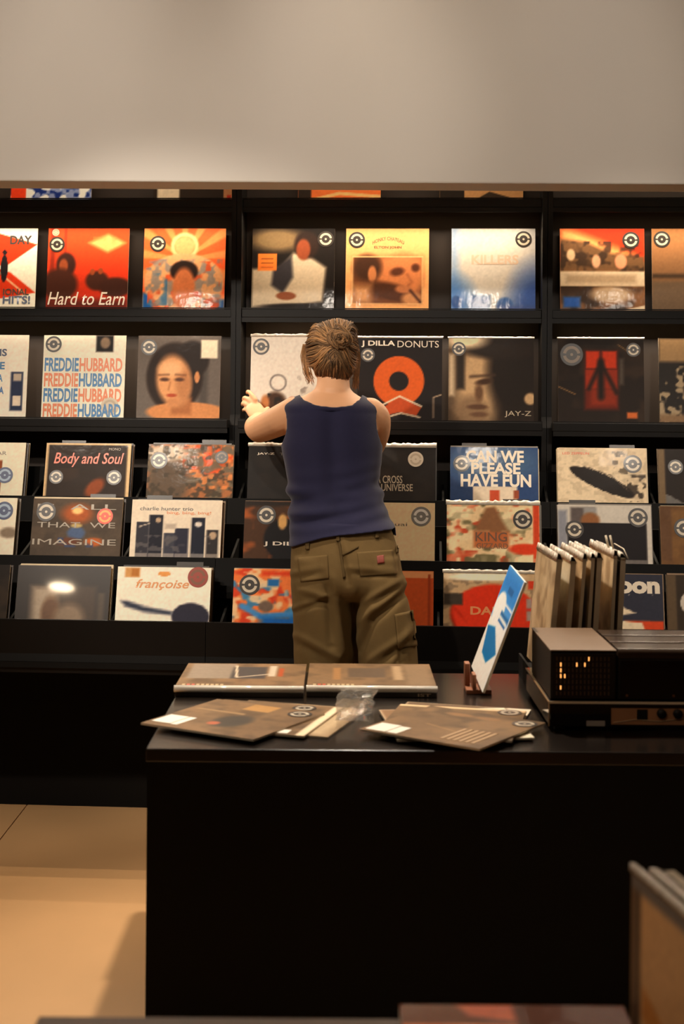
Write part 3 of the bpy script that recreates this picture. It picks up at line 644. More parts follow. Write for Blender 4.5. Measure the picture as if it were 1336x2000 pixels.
# ------------------------------------------------------------------ the black counter
HC = .68; CXL, CXR, CYF, CYB = -.428, 2.1, 3.145, 4.05
ct = tag(empty('sales_counter', Matrix.Translation((0, 0, 0))), 'long black counter in front of the person, covered with records and stereo gear', 'counter')
MB().box(CXL, CXR, CYF, CYB, HC - .03, HC).obj('counter_top', mat('black_gloss_top', (26, 20, 16), .22, noise_amt=.2, noise_scale=10), ct, bevel=.003)
MB().box(CXL + .003, CXR - .003, CYF + .003, CYF + .023, .0, HC - .0305).obj('front_panel', M_BLACKM, ct)
MB().box(CXL + .003, CXL + .023, CYF + .0235, CYB - .003, .0, HC - .0305).obj('side_panel', M_BLACKM, ct)
MB().box(CXR - .023, CXR - .003, CYF + .0235, CYB - .003, .0, HC - .0305).obj('side_panel', M_BLACKM, ct)
MB().box(CXL + .0235, CXR - .0235, CYB - .023, CYB - .003, .0, HC - .0305).obj('back_panel', M_BLACKM, ct)

def flat(pl, pr, z, edge='near'):                    # matrix of a sleeve lying face up: its near edge runs from pixel pl to pixel pr
    a, b = PZ(*pl, z), PZ(*pr, z)
    if edge == 'near':
        e = (b - a); e.z = 0; e.normalize(); o = a + e * .1575
    else:                                            # right edge from its near corner pl to its far corner pr
        v = (b - a); v.z = 0; v.normalize(); e = Vector((v.y, -v.x, 0)); o = a - e * .1575
    o.z = z
    return Matrix.Translation(o) @ Matrix.Rotation(math.atan2(e.y, e.x), 4, 'Z') @ Matrix.Rotation(-PI / 2, 4, 'X')
LG = 'records lying on the counter'
brown = lambda s: Art((128, 104, 77)).blotch(3, (152, 124, 92), s, .5, .4, .6).blotch(6, (88, 72, 54), s + 1, .62, .3, .5)
def counter_record(M, art, label, texts=(), stick=(), labels=(), **kw):
    o = record(M, art, label, texts=texts, stick=stick, group=LG, **kw)
    for x0, y0, x1, y1, c in labels:
        MB().box((x0 - .5) * .315, (x1 - .5) * .315, -.0016, -.0009, y0 * .315, y1 * .315).obj('price_label', mat('paper_%d_%d_%d' % c, c, .5), o)
    return o
WP = (240, 232, 215)
z1 = HC + .0045
# lower layer
counter_record(flat((640, 1440), (735, 1372), z1, 'right'), brown(101).rect(.4, 0, 1, 1, (190, 170, 140), .2), 'pale record in crumpled plastic lying between the two record piles')
counter_record(flat((1002, 1442), (1036, 1388), z1, 'right'), Art((226, 212, 190)).rect(0, .3, .8, 1, (120, 96, 70), .05), 'white-cornered record lowest in the right-hand pile on the counter')
counter_record(flat((1044, 1441), (1000, 1398), z1 + .0047, 'right'), Art((232, 218, 196)).rect(0, .5, .7, 1, (150, 120, 90), .05), 'white record poking out to the right under the right-hand pile')
counter_record(flat((1000, 1447), (1031, 1384), z1 + .0094, 'right'), brown(105).rect(0, .94, 1, 1, (222, 196, 160), .02), 'brown record directly below the top record of the right-hand pile', stick=[(.88, .9, .03, 'vinyl')])
counter_record(flat((594, 1438), (690, 1368), z1 + .0047, 'right'), brown(103).rect(.93, 0, 1, 1, (226, 208, 180), .01).line([(.2, .6), (.9, .75)], .03, (170, 140, 104)), 'brown record with white spine sticking out under the left-hand top record', stick=[(.72, .88, .03, 'vinyl')], labels=[(.70, .03, .86, .14, WP)])
# top records
counter_record(flat((275, 1412), (510, 1447), z1 + .0094), brown(107).rect(.05, .62, .5, .66, (160, 134, 100), .01).ell(.55, .4, .14, .2, (84, 76, 66), .4).rect(.38, .78, .62, .98, (176, 140, 92), .01).ell(.46, .28, .05, .05, (180, 110, 80), .3),
    'brown record with white price labels on top of the left-hand pile', stick=[(.86, .86, .03, 'vinyl')], labels=[(.03, .09, .2, .34, WP), (.21, .08, .27, .34, WP)])
counter_record(flat((702, 1424), (948, 1465), z1 + .0141), brown(109).line([(.3, .45), (.6, .35)], .012, (170, 140, 100)).ell(.35, .85, .12, .05, (150, 118, 84), .4).ell(.6, .85, .1, .05, (150, 118, 84), .4),
    'brown record with white price labels on top of the right-hand pile', stick=[(.9, .86, .03, 'vinyl')], labels=[(.03, .03, .2, .26, WP), (.21, .03, .3, .24, WP)] +
    [(.62 + .05 * i, .10, .645 + .05 * i, .46, (176, 138, 92)) for i in range(6)])
# crumpled clear bag between the piles
bag = MB(); nb = 10; r4 = random.Random(5); g = []
pa, pb, pc_, pd = (PZ(652, 1424, HC + .004), PZ(716, 1424, HC + .004), PZ(738, 1362, HC + .004), PZ(664, 1358, HC + .004))
for j in range(nb):
    for i in range(nb):
        s_, t_ = i / (nb - 1), j / (nb - 1)
        p = (pa * (1 - s_) + pb * s_) * (1 - t_) + (pd * (1 - s_) + pc_ * s_) * t_
        e_ = min(s_, 1 - s_, t_, 1 - t_)
        g.append((p.x + .006 * r4.uniform(-1, 1), p.y + .006 * r4.uniform(-1, 1), HC + .024 + .016 * min(1, e_ * 4) * r4.random()))
bag.add(g, [(j * nb + i, j * nb + i + 1, (j + 1) * nb + i + 1, (j + 1) * nb + i) for j in range(nb - 1) for i in range(nb - 1)])
bo = bag.obj('plastic_bag', M_PLASTIC, None, False); bo.modifiers.new('thick', 'SOLIDIFY').thickness = .0006
tag(bo, 'crumpled clear plastic bag lying between the two record piles', 'bag')

# two boxed sets at the back of the counter
def box_set(pxl, pxr, label, pattern):
    a, b = PZ(pxl, 1342, HC + .025), PZ(pxr, 1342, HC + .025)
    w = b.x - a.x; D = .335
    e = tag(empty('box_set', Matrix.Translation(((a.x + b.x) / 2, a.y, HC + .0006))), label, 'box set', 'box sets on the counter')
    MB().box(-w / 2, w / 2, 0, D, 0, .005).obj('base', mat('box_board', (70, 54, 40), .4), e)
    MB().box(-w / 2 + .004, w / 2 - .004, .004, D - .004, .0052, .0195).obj('tray', mat('box_tray', (34, 28, 24), .5), e)
    MB().box(-w / 2, w / 2, 0, D, .0197, .0245).obj('lid', mat('box_lid', (110, 88, 66), .3), e)
    p = link('lid_print', print_mesh(pattern, w, D), e); p.rotation_euler = (-PI / 2, 0, 0); p.location = (0, 0, .0245)
    pts = [(.0, .012)] + [(.0 - .009 * math.sin(t), .021 - .009 * math.cos(t)) for t in np.linspace(0, PI, 10)] + [(.0, .0262)]
    MB().prism([(y - .001, z) for y, z in pts][1:-1], (-w / 2 - .001, w / 2 + .001), 'x').obj('wrap_glare_strip', mat('wrap_glare', (244, 234, 216), .10, coat=.8, bump=.15, bump_scale=25), e, True)  # pale rounded strip puts the glare of the spine edge into colour and shape
    MB().box(-w / 2, w / 2, -.0012, -.0004, .0, .0115).obj('spine', mat('spine_dark', (52, 44, 38), .35), e)
    for k in range(9):
        c = (190, 70, 40) if k in (1, 2) else (190, 164, 120)
        q = MB(); q.box(-.5, .5, -.5, .5, 0, .0006)
        o = q.obj('badge', mat('badge_%d_%d_%d' % c, c, .4), e); o.scale = (.008, .016, 1); o.location = (-w / 2 + .02 + k * .0125, .03, .0254)
    return e
p1 = brown(120).rect(.05, .35, .42, .98, (150, 136, 120), .03).rect(.4, .35, .68, .85, (84, 78, 74), .03).line([(.42, .9), (.45, .4), (.72, .55)], .02, (206, 190, 166)).rect(.7, .45, .76, .9, (190, 176, 156), .02).rect(.78, .45, .82, .8, (170, 90, 50), .02)
p2 = brown(122).rect(.2, .3, .26, .8, (160, 124, 84), .02).rect(.32, .4, .62, .8, (110, 92, 74), .03).rect(.68, .3, .76, .9, (170, 146, 116), .04).rect(.78, .1, .98, .95, (140, 118, 92), .05)
box_set(341, 593, 'glossy brown box set at the back left end of the counter', p1)
bs2 = box_set(599, 853, 'glossy brown box set lying beside the other one, nearer the blue sign', p2)
w2 = PZ(853, 1342, HC + .025).x - PZ(599, 1342, HC + .025).x
q = link('lettering', text_mesh('IST', .034, .008, (200, 180, 150), .02), bs2); q.location = (w2 / 2 - .05, -.0020, .0018)

# leaning blue and white card in a wooden holder
nb_, nt_ = W(945, 1354, 3.64), W(1022, 1135, 3.64)
fb_ = W(919, 1300, 3.97); ft_ = W(998, 1104, 3.97)
ex = (nb_ - fb_) * .5 + (nt_ - ft_) * .5; wS = ex.length; ex.normalize()
ez = ((nt_ - nb_).normalized() + (ft_ - fb_).normalized()); ez -= ex * ez.dot(ex); hS = ((nt_ - nb_).length + (ft_ - fb_).length) / 2; ez.normalize()
ey = ez.cross(ex)
org = (nb_ + fb_) / 2
Ms = Matrix(((ex.x, ey.x, ez.x, org.x), (ex.y, ey.y, ez.y, org.y), (ex.z, ey.z, ez.z, org.z), (0, 0, 0, 1)))
sa = Art((228, 222, 214)).rect(.0, .52, 1, 1, (90, 160, 214), .05).rect(.0, .75, 1, 1, (50, 136, 200), .2).ell(.3, .62, .3, .16, (230, 228, 222), .15).ell(.6, .52, .4, .12, (226, 224, 220), .2)
sa.poly([(.05, .42), (.45, .48), (.95, .33), (.62, .18), (.25, .2)], (0, 128, 180), .02).rect(.45, .60, .95, .64, (40, 120, 172), .01).rect(.5, .70, .95, .72, (232, 230, 226), .01).rect(.4, .80, .7, .86, (30, 110, 166), .02).rect(.45, .54, .9, .57, (50, 126, 176), .01).rect(.97, 0, 1, 1, (244, 240, 230), .01)
sign = record(Ms, sa, 'blue and white card leaning in a wooden holder on the counter', wS, .006, hsize=hS, name='display_card', cat='sign')
sign.data = sign.data.copy(); sign.data.materials.clear(); sign.data.materials.append(mat('white_card', (240, 236, 226), .5))
hb = PZ(918, 1352, HC); WOOD = mat('reddish_wood', (150, 92, 60), .5, noise_amt=.25, noise_scale=25)
hold = tag(empty('card_holder', Matrix.Translation((hb.x, hb.y, HC + .0005))), 'small wooden holder under the blue and white card', 'holder')
MB().box(-.012, .055, -.03, .06, 0, .012).obj('base', WOOD, hold, bevel=.002)
MB().box(-.012, .002, .02, .06, .0125, .072).obj('back_upright', WOOD, hold, bevel=.002)
MB().box(.004, .014, -.03, .015, .0125, .052).obj('front_upright', WOOD, hold, bevel=.002)

# ------------------------------------------------------------------ stereo equipment at the right
DK = mat('black_enamel', (30, 25, 21), .45, noise_amt=.2, noise_scale=20, spec=.3)
GL = mat('smoked_gloss', (16, 12, 10), .08, coat=.4)
BR = mat('highlight_cream', (246, 224, 190), .35)
YF = 3.34; a = W(1073, 1425, YF); xl = a.x; DW = .46; DD = .42; HB = .072
dk = tag(empty('record_deck', Matrix.Translation((xl, YF, HC))), 'low black record deck with a bright front edge at the right end of the counter', 'record deck')
MB().box(0, DW, 0, DD, .012, HB).box(.0, DW, 0, .0, 0, 0).obj('plinth', GL, dk, bevel=.002)
for x in (.03, DW - .03):
    for y in (.03, DD - .03):
        MB().rings([[(x + .016 * math.cos(2 * PI * i / 16), y + .016 * math.sin(2 * PI * i / 16), z) for i in range(16)] for z in (.0004, .0118)]).obj('foot', DK, dk, True)
MB().box(-.001, DW + .001, -.0022, -.0004, HB - .006, HB - .0005).obj('edge_highlight', BR, dk)  # pale strips put the highlights of the deck edges into colour
MB().box(-.0026, -.0008, -.002, DD, HB - .004, HB - .0005).obj('edge_highlight', mat('highlight_brown', (170, 134, 92), .4), dk)
MB().box(-.0026, -.0005, -.0024, -.0003, .013, HB - .0045).obj('edge_highlight', mat('highlight_brown', (170, 134, 92), .4), dk)
MB().box(.087, .13, -.0022, -.0008, .006 + .008, .026).obj('name_plate', mat('plate_silver', (200, 190, 178), .4, metal=.3), dk)
wn = MB().box(.145, .335, -.0018, -.0006, .018, .056).obj('reflection_panel', mat('orange_reflection', (186, 132, 90), .3, noise_amt=.35, noise_scale=14), dk)  # orange panel: a reflection in the glossy front put into colour
MB().box(.205, .230, -.0034, -.0020, .030, .054).obj('knob', DK, wn)
for cx_ in (.262, .30):
    MB().rings([[(cx_ + .011 * math.cos(2 * PI * i / 20), y, .045 + .011 * math.sin(2 * PI * i / 20)) for i in range(20)] for y in (-.010, -.002)]).obj('knob', DK, wn, True)
MB().tube([(.15, -.0024, .022), (.2, -.0026, .030), (.26, -.0026, .026), (.33, -.0026, .036)], .0012, 6).obj('wire', mat('wire_cream', (200, 170, 130), .4), wn, True)
# left box with a punched metal front
bx = tag(empty('speaker_box', Matrix.Translation((xl + .003, YF + .004, HC + HB + .0012))), 'black box with a punched metal front standing on the record deck', 'speaker')
bw, bh, bd = .155, .115, .335
MB().box(0, bw, .006, bd, 0, bh - .001).obj('cabinet', DK, bx, bevel=.002)
MB().box(-.001, bw, .004, bd + .001, bh - .0008, bh + .002).obj('top_plate', mat('brown_grey_top', (112, 86, 62), .5, noise_amt=.15, noise_scale=60), bx)
gr = MB().box(.004, bw - .004, 0, .0055, .004, bh - .006).obj('grille', mat('grille_black', (18, 14, 12), .35), bx)
hole = MB(); hole.box(-.0014, .0014, -.0009, -.0002, -.0045, .0045)
hm = mat('slot_metal', (120, 100, 78), .3, metal=.7); hmesh = hole.mesh('slot', hm)
glint_mesh = hole.mesh('slot', mat('slot_glint', (255, 170, 90), .3, emit=1.6))  # glowing slots stand in for highlights on the grille, no lamps behind
glint_slots = {(1, 1), (5, 1), (7, 1), (8, 0), (1, 2), (1, 3), (2, 3), (1, 5)}
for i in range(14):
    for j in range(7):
        o = link('slot', glint_mesh if (i, j) in glint_slots else hmesh, gr); o.location = (.014 + i * .0094, 0, bh - .018 - j * .0135)
# right box with three stepped rounded top fins
rb = tag(empty('amplifier', Matrix.Translation((xl + .003 + bw + .004, YF + .004, HC + HB + .0012))), 'black amplifier with stepped rounded top ridges, right of the punched metal box', 'amplifier')
aw = .285
MB().box(0, aw, .004, .30, 0, .098).obj('case', DK, rb, bevel=.004)
MB().box(.004, aw - .004, 0, .0035, .004, .094).obj('face_plate', GL, rb)
for k in range(3):
    y0, y1 = .004 + k * .1, .004 + k * .1 + .096
    pts = [(y0, .0985), (y1, .0985)] + [(y1 - .012 + .012 * math.cos(t), .108 + .012 * math.sin(t)) for t in np.linspace(0, PI / 2, 6)] + [(y0 + .012 - .012 * math.sin(t), .108 + .012 * math.cos(t)) for t in np.linspace(0, PI / 2, 6)]
    MB().prism(pts, (0, aw), 'x').obj('top_ridge', mat('dark_gloss_fin', (52, 38, 28), .25), rb)
for x in (.02, .13):
    MB().rings([[(x + .003 * math.cos(2 * PI * i / 10), y, .012 + .003 * math.sin(2 * PI * i / 10)) for i in range(10)] for y in (-.0016, -.0002)]).obj('screw', mat('screw_brass', (170, 120, 70), .3, metal=.8), rb)

# records standing on edge in clear sleeves behind the deck
TR = mat('clear_sleeve_front', (240, 228, 204), .18, coat=.7, noise_amt=.2, noise_scale=18, bump=.25, bump_scale=30)
lt = lambda s: Art((190, 168, 136)).blotch(3, (215, 196, 166), s, .5, .4, .7).blotch(6, (130, 106, 80), s + 1, .62, .3, .5)
arts = [lt(130), lt(131).rect(0, .5, 1, 1, (206, 196, 176), .3), lt(133), lt(135).rect(.5, .2, .9, .7, (120, 130, 150), .2), Art((176, 160, 130)).blotch(4, (110, 90, 64), 137, .5, .3), lt(139), Art((150, 130, 104)).blotch(5, (90, 76, 58), 141, .5, .2)]
ups = [(1085, 1092, 0, 'first'), (1112, 1096, 1, 'second'), (1136, 1092, 2, 'third'), (1152, 1090, 3, 'fourth'), (1163, 1090, 4, 'fifth'), (1196, 1086, 5, 'sixth'), (1209, 1089, 6, 'seventh')]
xprev = None
for px, py, k, nm in ups:
    top = W(px, py, 3.785)
    lean = math.radians([5, 4, 4, 3, 3, 2.5, 2.5][k])
    b0 = Vector((top.x + .0, 3.785, HC + .001))
    hh = top.z - b0.z
    # local x runs from far to near, front face looks to the left
    Mx = Matrix.Translation((top.x - math.tan(lean) * .315, 3.785 + .1575, top.z - .315)) @ Matrix.Rotation(math.radians(-88), 4, 'Z') @ Matrix.Rotation(-lean, 4, 'X')
    o = record(Mx, arts[k], '%s from the left of the sleeved records standing behind the deck' % nm, .31, .014 if k in (0, 1, 4, 6) else .009, plastic=.014, group='records standing in the counter rack', hsize=.315)
    o.data = o.data.copy(); o.data.materials.clear(); o.data.materials.append(TR)
rk = PZ(1085, 1300, HC)
xr0, xr1 = W(1040, 1200, 3.95).x, W(1222, 1200, 3.95).x
zr = W(1140, 1090, 3.785).z - .315 - .012
rack = tag(empty('record_rack', Matrix.Translation(((xr0 + xr1) / 2, 3.94, HC + .0005))), 'black rack holding the sleeved records behind the deck', 'rack')
hw = (xr1 - xr0) / 2 + .02
MB().box(-hw, hw, -.14, .10, max(.02, zr - HC - .012), max(.034, zr - HC)).obj('shelf', M_BLACKM, rack)
for x in (-hw - .006, hw):
    MB().box(x, x + .006, -.14, .10, 0, .06).obj('end_plate', M_BLACKM, rack)
# clip on the last sleeves
cp = W(1190, 1060, 3.9)
clip = MB(); 
for dx in (0, .012):
    clip.tube([(cp.x + dx, cp.y, cp.z - .02), (cp.x + dx - .010, cp.y, cp.z + .02)], .003, 8)
clip.tube([(cp.x + .01, cp.y - .02, cp.z + .0), (cp.x + .03, cp.y - .05, cp.z - .012), (cp.x + .036, cp.y - .08, cp.z - .035)], .0016, 6)
tag(clip.obj('wire_clip', mat('clip_pale', (214, 200, 176), .3, metal=.3), None, True), 'pale wire clip on top of the standing records', 'clip')

# ------------------------------------------------------------------ foreground table and records at the bottom edge
TZ = .66; yT = PZ(668, 1988, TZ).y
xa = PZ(74, 1987, TZ).x; xb = .362
tb = tag(empty('front_table', Matrix.Translation((0, 0, 0))), 'dark brown table top along the bottom picture edge', 'table')
MB().box(xa, xb, .75, yT, TZ - .03, TZ).obj('table_top', mat('dark_brown_table', (74, 54, 38), .4, noise_amt=.2, noise_scale=10), tb, bevel=.003)
for x in (xa + .03, xb - .07):
    for y in (.78, yT - .07):
        MB().box(x, x + .04, y, y + .04, 0, TZ - .0305).obj('leg', M_BLACKM, tb)
l0 = PZ(780, 1957, TZ + .022)
Ml = Matrix.Translation((l0.x + .1425, yT - .012 - .315, TZ + .0225)) @ Matrix.Rotation(-PI / 2, 4, 'X')
record(Ml, Art((118, 66, 36)).rect(.0, .8, .5, 1, (140, 92, 60), .02).poly([(.25, 1), (.5, 1), (.5, .85), (.3, .9)], (220, 120, 70), .03).rect(0, .78, .5, .82, (240, 140, 80), .02), 'reddish brown box lying on the front table at the bottom edge', .285, .022, hsize=.315, plastic=.0)
# standing records in a wooden crate to the right of the table
yr = 1.80; far = W(1234, 1683, yr)
ang = math.radians(-80)
Mc = Matrix.Translation((far.x, far.y - .003, far.z - .322)) @ Matrix.Rotation(ang, 4, 'Z')
fa = Art((206, 166, 120)).rect(0, 0, .1, 1, (104, 82, 64), .03).rect(0, .93, 1, 1, (120, 112, 106), .03).poly([(.12, .45), (.7, .30), (.7, .36), (.12, .58)], (196, 140, 80), .02).poly([(.2, .40), (.2, -.1), (.62, -.1), (.55, .1)], (206, 202, 198), .02).poly([(.55, .2), (.9, 0), (.9, .2)], (60, 44, 34), .03)
record(Mc @ Matrix.Translation((.1575, 0, 0)), fa, 'tan sleeved record standing nearest in the lower right corner', .315, .012, plastic=.006, crinkle=.1, group='records standing at the lower right')
record(Mc @ Matrix.Translation((.1575, .026, -.006)), brown(151), 'second sleeved record standing behind the tan one in the lower right corner', .315, .03, plastic=.004, crinkle=.1, group='records standing at the lower right')
cz = far.z - .315 - .014
crm = Mc @ Matrix.Translation((.16, .05, 0)); cr = tag(empty('record_crate', Matrix.Translation((crm.translation.x + .03, crm.translation.y, 0)) @ Matrix.Rotation(ang, 4, 'Z')), 'wooden record crate under the records in the lower right corner', 'crate')
for x in (-.17, .165):
    MB().box(x, x + .012, -.06, .16, 0.0, cz + .12).obj('end_board', WOOD, cr)
MB().box(-.157, .164, -.06, .16, cz - .014, cz - .002).obj('floor_board', WOOD, cr)
MB().box(-.157, .164, .148, .16, cz, cz + .12).obj('side_board', WOOD, cr)

# ------------------------------------------------------------------ the person seen from behind
def remesh(mb, voxel, smooth=4, name='body'):
    me = mb.mesh(name); o = link(name, me)
    r = o.modifiers.new('r', 'REMESH'); r.mode = 'VOXEL'; r.voxel_size = voxel
    s = o.modifiers.new('s', 'SMOOTH'); s.iterations = smooth; s.factor = .5
    dg = bpy.context.evaluated_depsgraph_get()
    out = bpy.data.meshes.new_from_object(o.evaluated_get(dg)); bpy.data.objects.remove(o)
    out.name = name; out.polygons.foreach_set('use_smooth', [True] * len(out.polygons)); return out
def cosint(x, xs, ys):                               # smooth interpolation
    x = np.asarray(x, float); xs = np.asarray(xs, float); ys = np.asarray(ys, float)
    i = np.clip(np.searchsorted(xs, x) - 1, 0, len(xs) - 2)
    m = np.gradient(ys, xs); h = xs[i + 1] - xs[i]; t = np.clip((x - xs[i]) / h, 0, 1)
    return (2 * t**3 - 3 * t**2 + 1) * ys[i] + (t**3 - 2 * t**2 + t) * h * m[i] + (-2 * t**3 + 3 * t**2) * ys[i + 1] + (t**3 - t**2) * h * m[i + 1]
# torso profile: picture row, left and right edge, depth of the centre, half thickness
TP = np.array([(752, 615, 685, 4.70, .052), (763, 609, 690, 4.695, .056), (772, 592, 702, 4.685, .066), (780, 573, 717, 4.675, .08), (790, 559, 732, 4.665, .095), (810, 557, 737, 4.655, .108),
               (840, 557, 740, 4.64, .113), (870, 556, 741, 4.62, .112), (900, 561, 739, 4.60, .106), (950, 568, 737, 4.565, .098), (1000, 571, 752, 4.53, .102), (1040, 571, 768, 4.50, .112), (1095, 571, 782, 4.48, .128)])
def torso_ring(py, grow=0.0, n=96):
    L, R, Y, b = [cosint([py], TP[:, 0], TP[:, k])[0] for k in (1, 2, 3, 4)]
    pl, pr = W(L, py, Y), W(R, py, Y); c = (pl + pr) / 2; a = (pr - pl).length / 2 + grow; b += grow
    ring = []
    for i in range(n):
        th = 2 * PI * i / n                           # th = -90 deg is the back (towards the viewer)
        ct_, st_ = math.cos(th), math.sin(th)
        x = a * math.copysign(abs(ct_) ** .92, ct_); y = b * math.copysign(abs(st_) ** .92, st_)
        if st_ < 0: y += .012 * math.exp(-(x / .03) ** 2) * (1 if 800 < py < 1020 else 0)     # spine hollow
        ring.append(Vector((c.x + x, c.y + y, c.z)))
    return ring
body = MB()
body.rings([torso_ring(p, -.005 - (.022 if p > 1010 else max(0, (p - 960) / 50) * .022), 48) for p in np.linspace(1090, 752, 50)])
# neck and head
body.capsule([W(650, 772, 4.69), W(651, 745, 4.71), W(652, 705, 4.735)], [.060, .054, .055], 24)
HD = [(630, .012, .02, 0), (634, .035, .045, 0), (642, .054, .07, 0), (656, .067, .088, 0), (676, .074, .097, 0), (696, .074, .097, 0), (712, .068, .09, .01), (726, .06, .078, .02), (738, .05, .06, .04), (747, .03, .035, .055), (751, .012, .015, .06)]
hd = []
for py in np.linspace(630, 751, 30):
    a_, b_, dy = [cosint([py], [h[0] for h in HD], [h[k] for h in HD])[0] for k in (1, 2, 3)]
    c = W(650, py, 4.745) + Vector((-.004, dy, 0))
    hd.append([c + Vector((a_ * math.cos(2 * PI * i / 32), b_ * math.sin(2 * PI * i / 32), 0)) for i in range(32)])
body.rings(hd)
fc = W(649, 698, 4.745)
body.ellipsoid(fc + Vector((-.003, .104, -.006)), .013, .018, .02, 14, 10)                    # nose
body.ellipsoid(fc + Vector((-.003, .096, -.038)), .022, .012, .008, 14, 8)                    # lips
for s_ in (-1, 1):
    body.ellipsoid(fc + Vector((s_ * .073, .005, -.002)), .010, .018, .03, 12, 10)             # ears
    body.ellipsoid(fc + Vector((s_ * .031 - .003, .083, .014)), .014, .012, .010, 12, 8)       # eyelids
# left arm, bent, hand gripping the edge of the white album
body.capsule([W(575, 806, 4.655), W(553, 818, 4.70), W(525, 831, 4.82), W(507, 839, 4.92)], [.052, .052, .049, .046], 20)
body.capsule([W(507, 839, 4.92), W(502, 834, 4.99), W(503, 828, 5.07), W(506, 820, 5.14)], [.046, .045, .035, .026], 20)
def blade(p, q, w, t, nrm):                           # flattened palm
    ax = (q - p).normalized(); sd = ax.cross(nrm).normalized(); nn = sd.cross(ax)
    R = []
    for k, s_ in enumerate((0, .12, .4, .75, 1.0, 1.1)):
        f_ = (.55, .72, .95, 1.0, .92, .6)[k]; c = p + (q - p) * s_
        R.append([c + sd * (w * f_ * math.copysign(abs(math.cos(2 * PI * i / 20)) ** .8, math.cos(2 * PI * i / 20))) + nn * (t * f_ * math.sin(2 * PI * i / 20)) for i in range(20)])
    return R
body.rings(blade(W(507, 819, 5.135), W(494, 793, 5.185), .034, .014, Vector((.2, -1, .25))))
for ch, r in (([(499, 781, 5.185), (491, 770, 5.205), (485, 765, 5.228), (483, 767, 5.245)], .0085), ([(495, 788, 5.188), (485, 780, 5.208), (478, 777, 5.232), (476, 780, 5.25)], .0088),
              ([(491, 797, 5.186), (482, 790, 5.206), (475, 788, 5.232), (474, 791, 5.25)], .0085), ([(489, 806, 5.18), (482, 801, 5.20), (477, 800, 5.22), (476, 802, 5.235)], .0075),
              ([(511, 812, 5.15), (517, 806, 5.165), (523, 798, 5.185)], .0095)):
    body.capsule([W(*c) for c in ch], [r * 1.08, r, r * .95, r * .85][:len(ch)], 12, 4)
# right arm, reaching forward in front of the chest
body.capsule([W(722, 806, 4.655), W(735, 818, 4.68), W(736, 846, 4.76), W(728, 872, 4.86)], [.050, .047, .043, .040], 20)
body.capsule([W(728, 872, 4.86), W(705, 862, 4.93), W(672, 838, 5.02), W(655, 822, 5.07)], [.040, .040, .031, .025], 20)
body.rings(blade(W(655, 822, 5.07), W(640, 800, 5.12), .034, .014, Vector((.2, -1, .25))))
for i, (dx, dy, r) in enumerate(((6, -8, .0085), (1, -3, .0088), (-4, 3, .0085), (-7, 10, .0075))):
    b0 = (640 + dx, 800 + dy)
    body.capsule([W(b0[0], b0[1], 5.12), W(b0[0] - 6, b0[1] - 10, 5.145), W(b0[0] - 9, b0[1] - 15, 5.17)], [r * 1.08, r, r * .85], 12, 4)
body.capsule([W(657, 812, 5.08), W(663, 803, 5.10), W(664, 794, 5.12)], [.0095, .009, .008], 12, 4)
# legs inside the trousers
LEGS = (((618, 1090, 4.48), (618, 1190, 4.47), (617, 1340, 4.455), (616, 1580, 4.47)), ((735, 1090, 4.48), (742, 1190, 4.47), (750, 1340, 4.45), (758, 1580, 4.46)))
for lg in LEGS:
    body.capsule([W(*c) for c in lg], [.070, .066, .050, .036], 20)
bme = remesh(body, .0042, 3, 'person')
skin = mat('skin', (226, 170, 128), .5, noise_amt=.06, noise_scale=25, spec=.35)
bme.materials.append(skin)
person = tag(link('person', bme), 'person seen from behind in navy tank top and olive cargo trousers, reaching to the shelf', 'person')

# ---- tank top
nT, nL = 200, 190
pys = np.linspace(1072, 762, nL)
def stops(x, xs, ys): return float(np.interp(x, xs, ys))
tv = []; keep = {}
for k, p in enumerate(pys):
    ring = torso_ring(p, .006, nT)
    for i, v in enumerate(ring):
        th = 2 * PI * i / nT; back = max(0, -math.sin(th))
        # cloth folds gathering at the waist, slanting up to the right
        x = (v.x - ring[nT // 2].x) / max(ring[0].x - ring[nT // 2].x, .01)
        ph = p + 26 * x
        env = math.exp(-((p - 985) / 52) ** 2)
        f = math.sin(ph / 5.6 + 1.3 * math.sin(x * 4 + p * .01)) * .55 + math.sin(ph / 9.5 + 2 + x * 2.2) * .6
        nz = noise.noise(Vector((x * 3, th, p * .02)))
        d = env * .015 * f * (.55 + .9 * nz) + .003 * noise.noise(Vector((x * 2.2, p * .012, 3 + math.sin(th))))
        c = (ring[0] + ring[nT // 2]) / 2
        n = (v - c); n.z = 0; n.normalize()
        tv.append(v + n * d)
tf = []
for k in range(nL - 1):
    for i in range(nT):
        th = math.degrees(2 * PI * (i + .5) / nT); p = (pys[k] + pys[k + 1]) / 2
        v = tv[k * nT + i]; q = (Vector(v) - Vector((0, 0, H))); dd = ROT.transposed() @ q
        px = CX + F * dd.x / -dd.z
        isback = th > 180
        hem = stops(px, (571, 600, 625, 660, 720, 768), (1066, 1054, 1046, 1040, 1034, 1030)) if isback else 1045
        neck = stops(px, (560, 578, 592, 615, 650, 685, 700, 712, 730), (764, 770, 783, 793, 797, 793, 783, 770, 764)) if isback else stops(px, (560, 578, 600, 650, 700, 712, 730), (764, 770, 810, 835, 810, 770, 764))
        if p > hem or p < neck: continue
        side = min(abs(th - 180), abs(th), abs(360 - th))
        yc = 829; hh = 42
        if abs(p - yc) < hh and side < 27 * math.sqrt(1 - ((p - yc) / hh) ** 2): continue
        a, b = k * nT + i, k * nT + (i + 1) % nT
        tf.append((a, b, b + nT, a + nT))
me = bpy.data.meshes.new('tank_top'); me.from_pydata([tuple(v) for v in tv], [], tf)
bmx = bmesh.new(); bmx.from_mesh(me); bmesh.ops.delete(bmx, geom=[v for v in bmx.verts if not v.link_faces], context='VERTS')
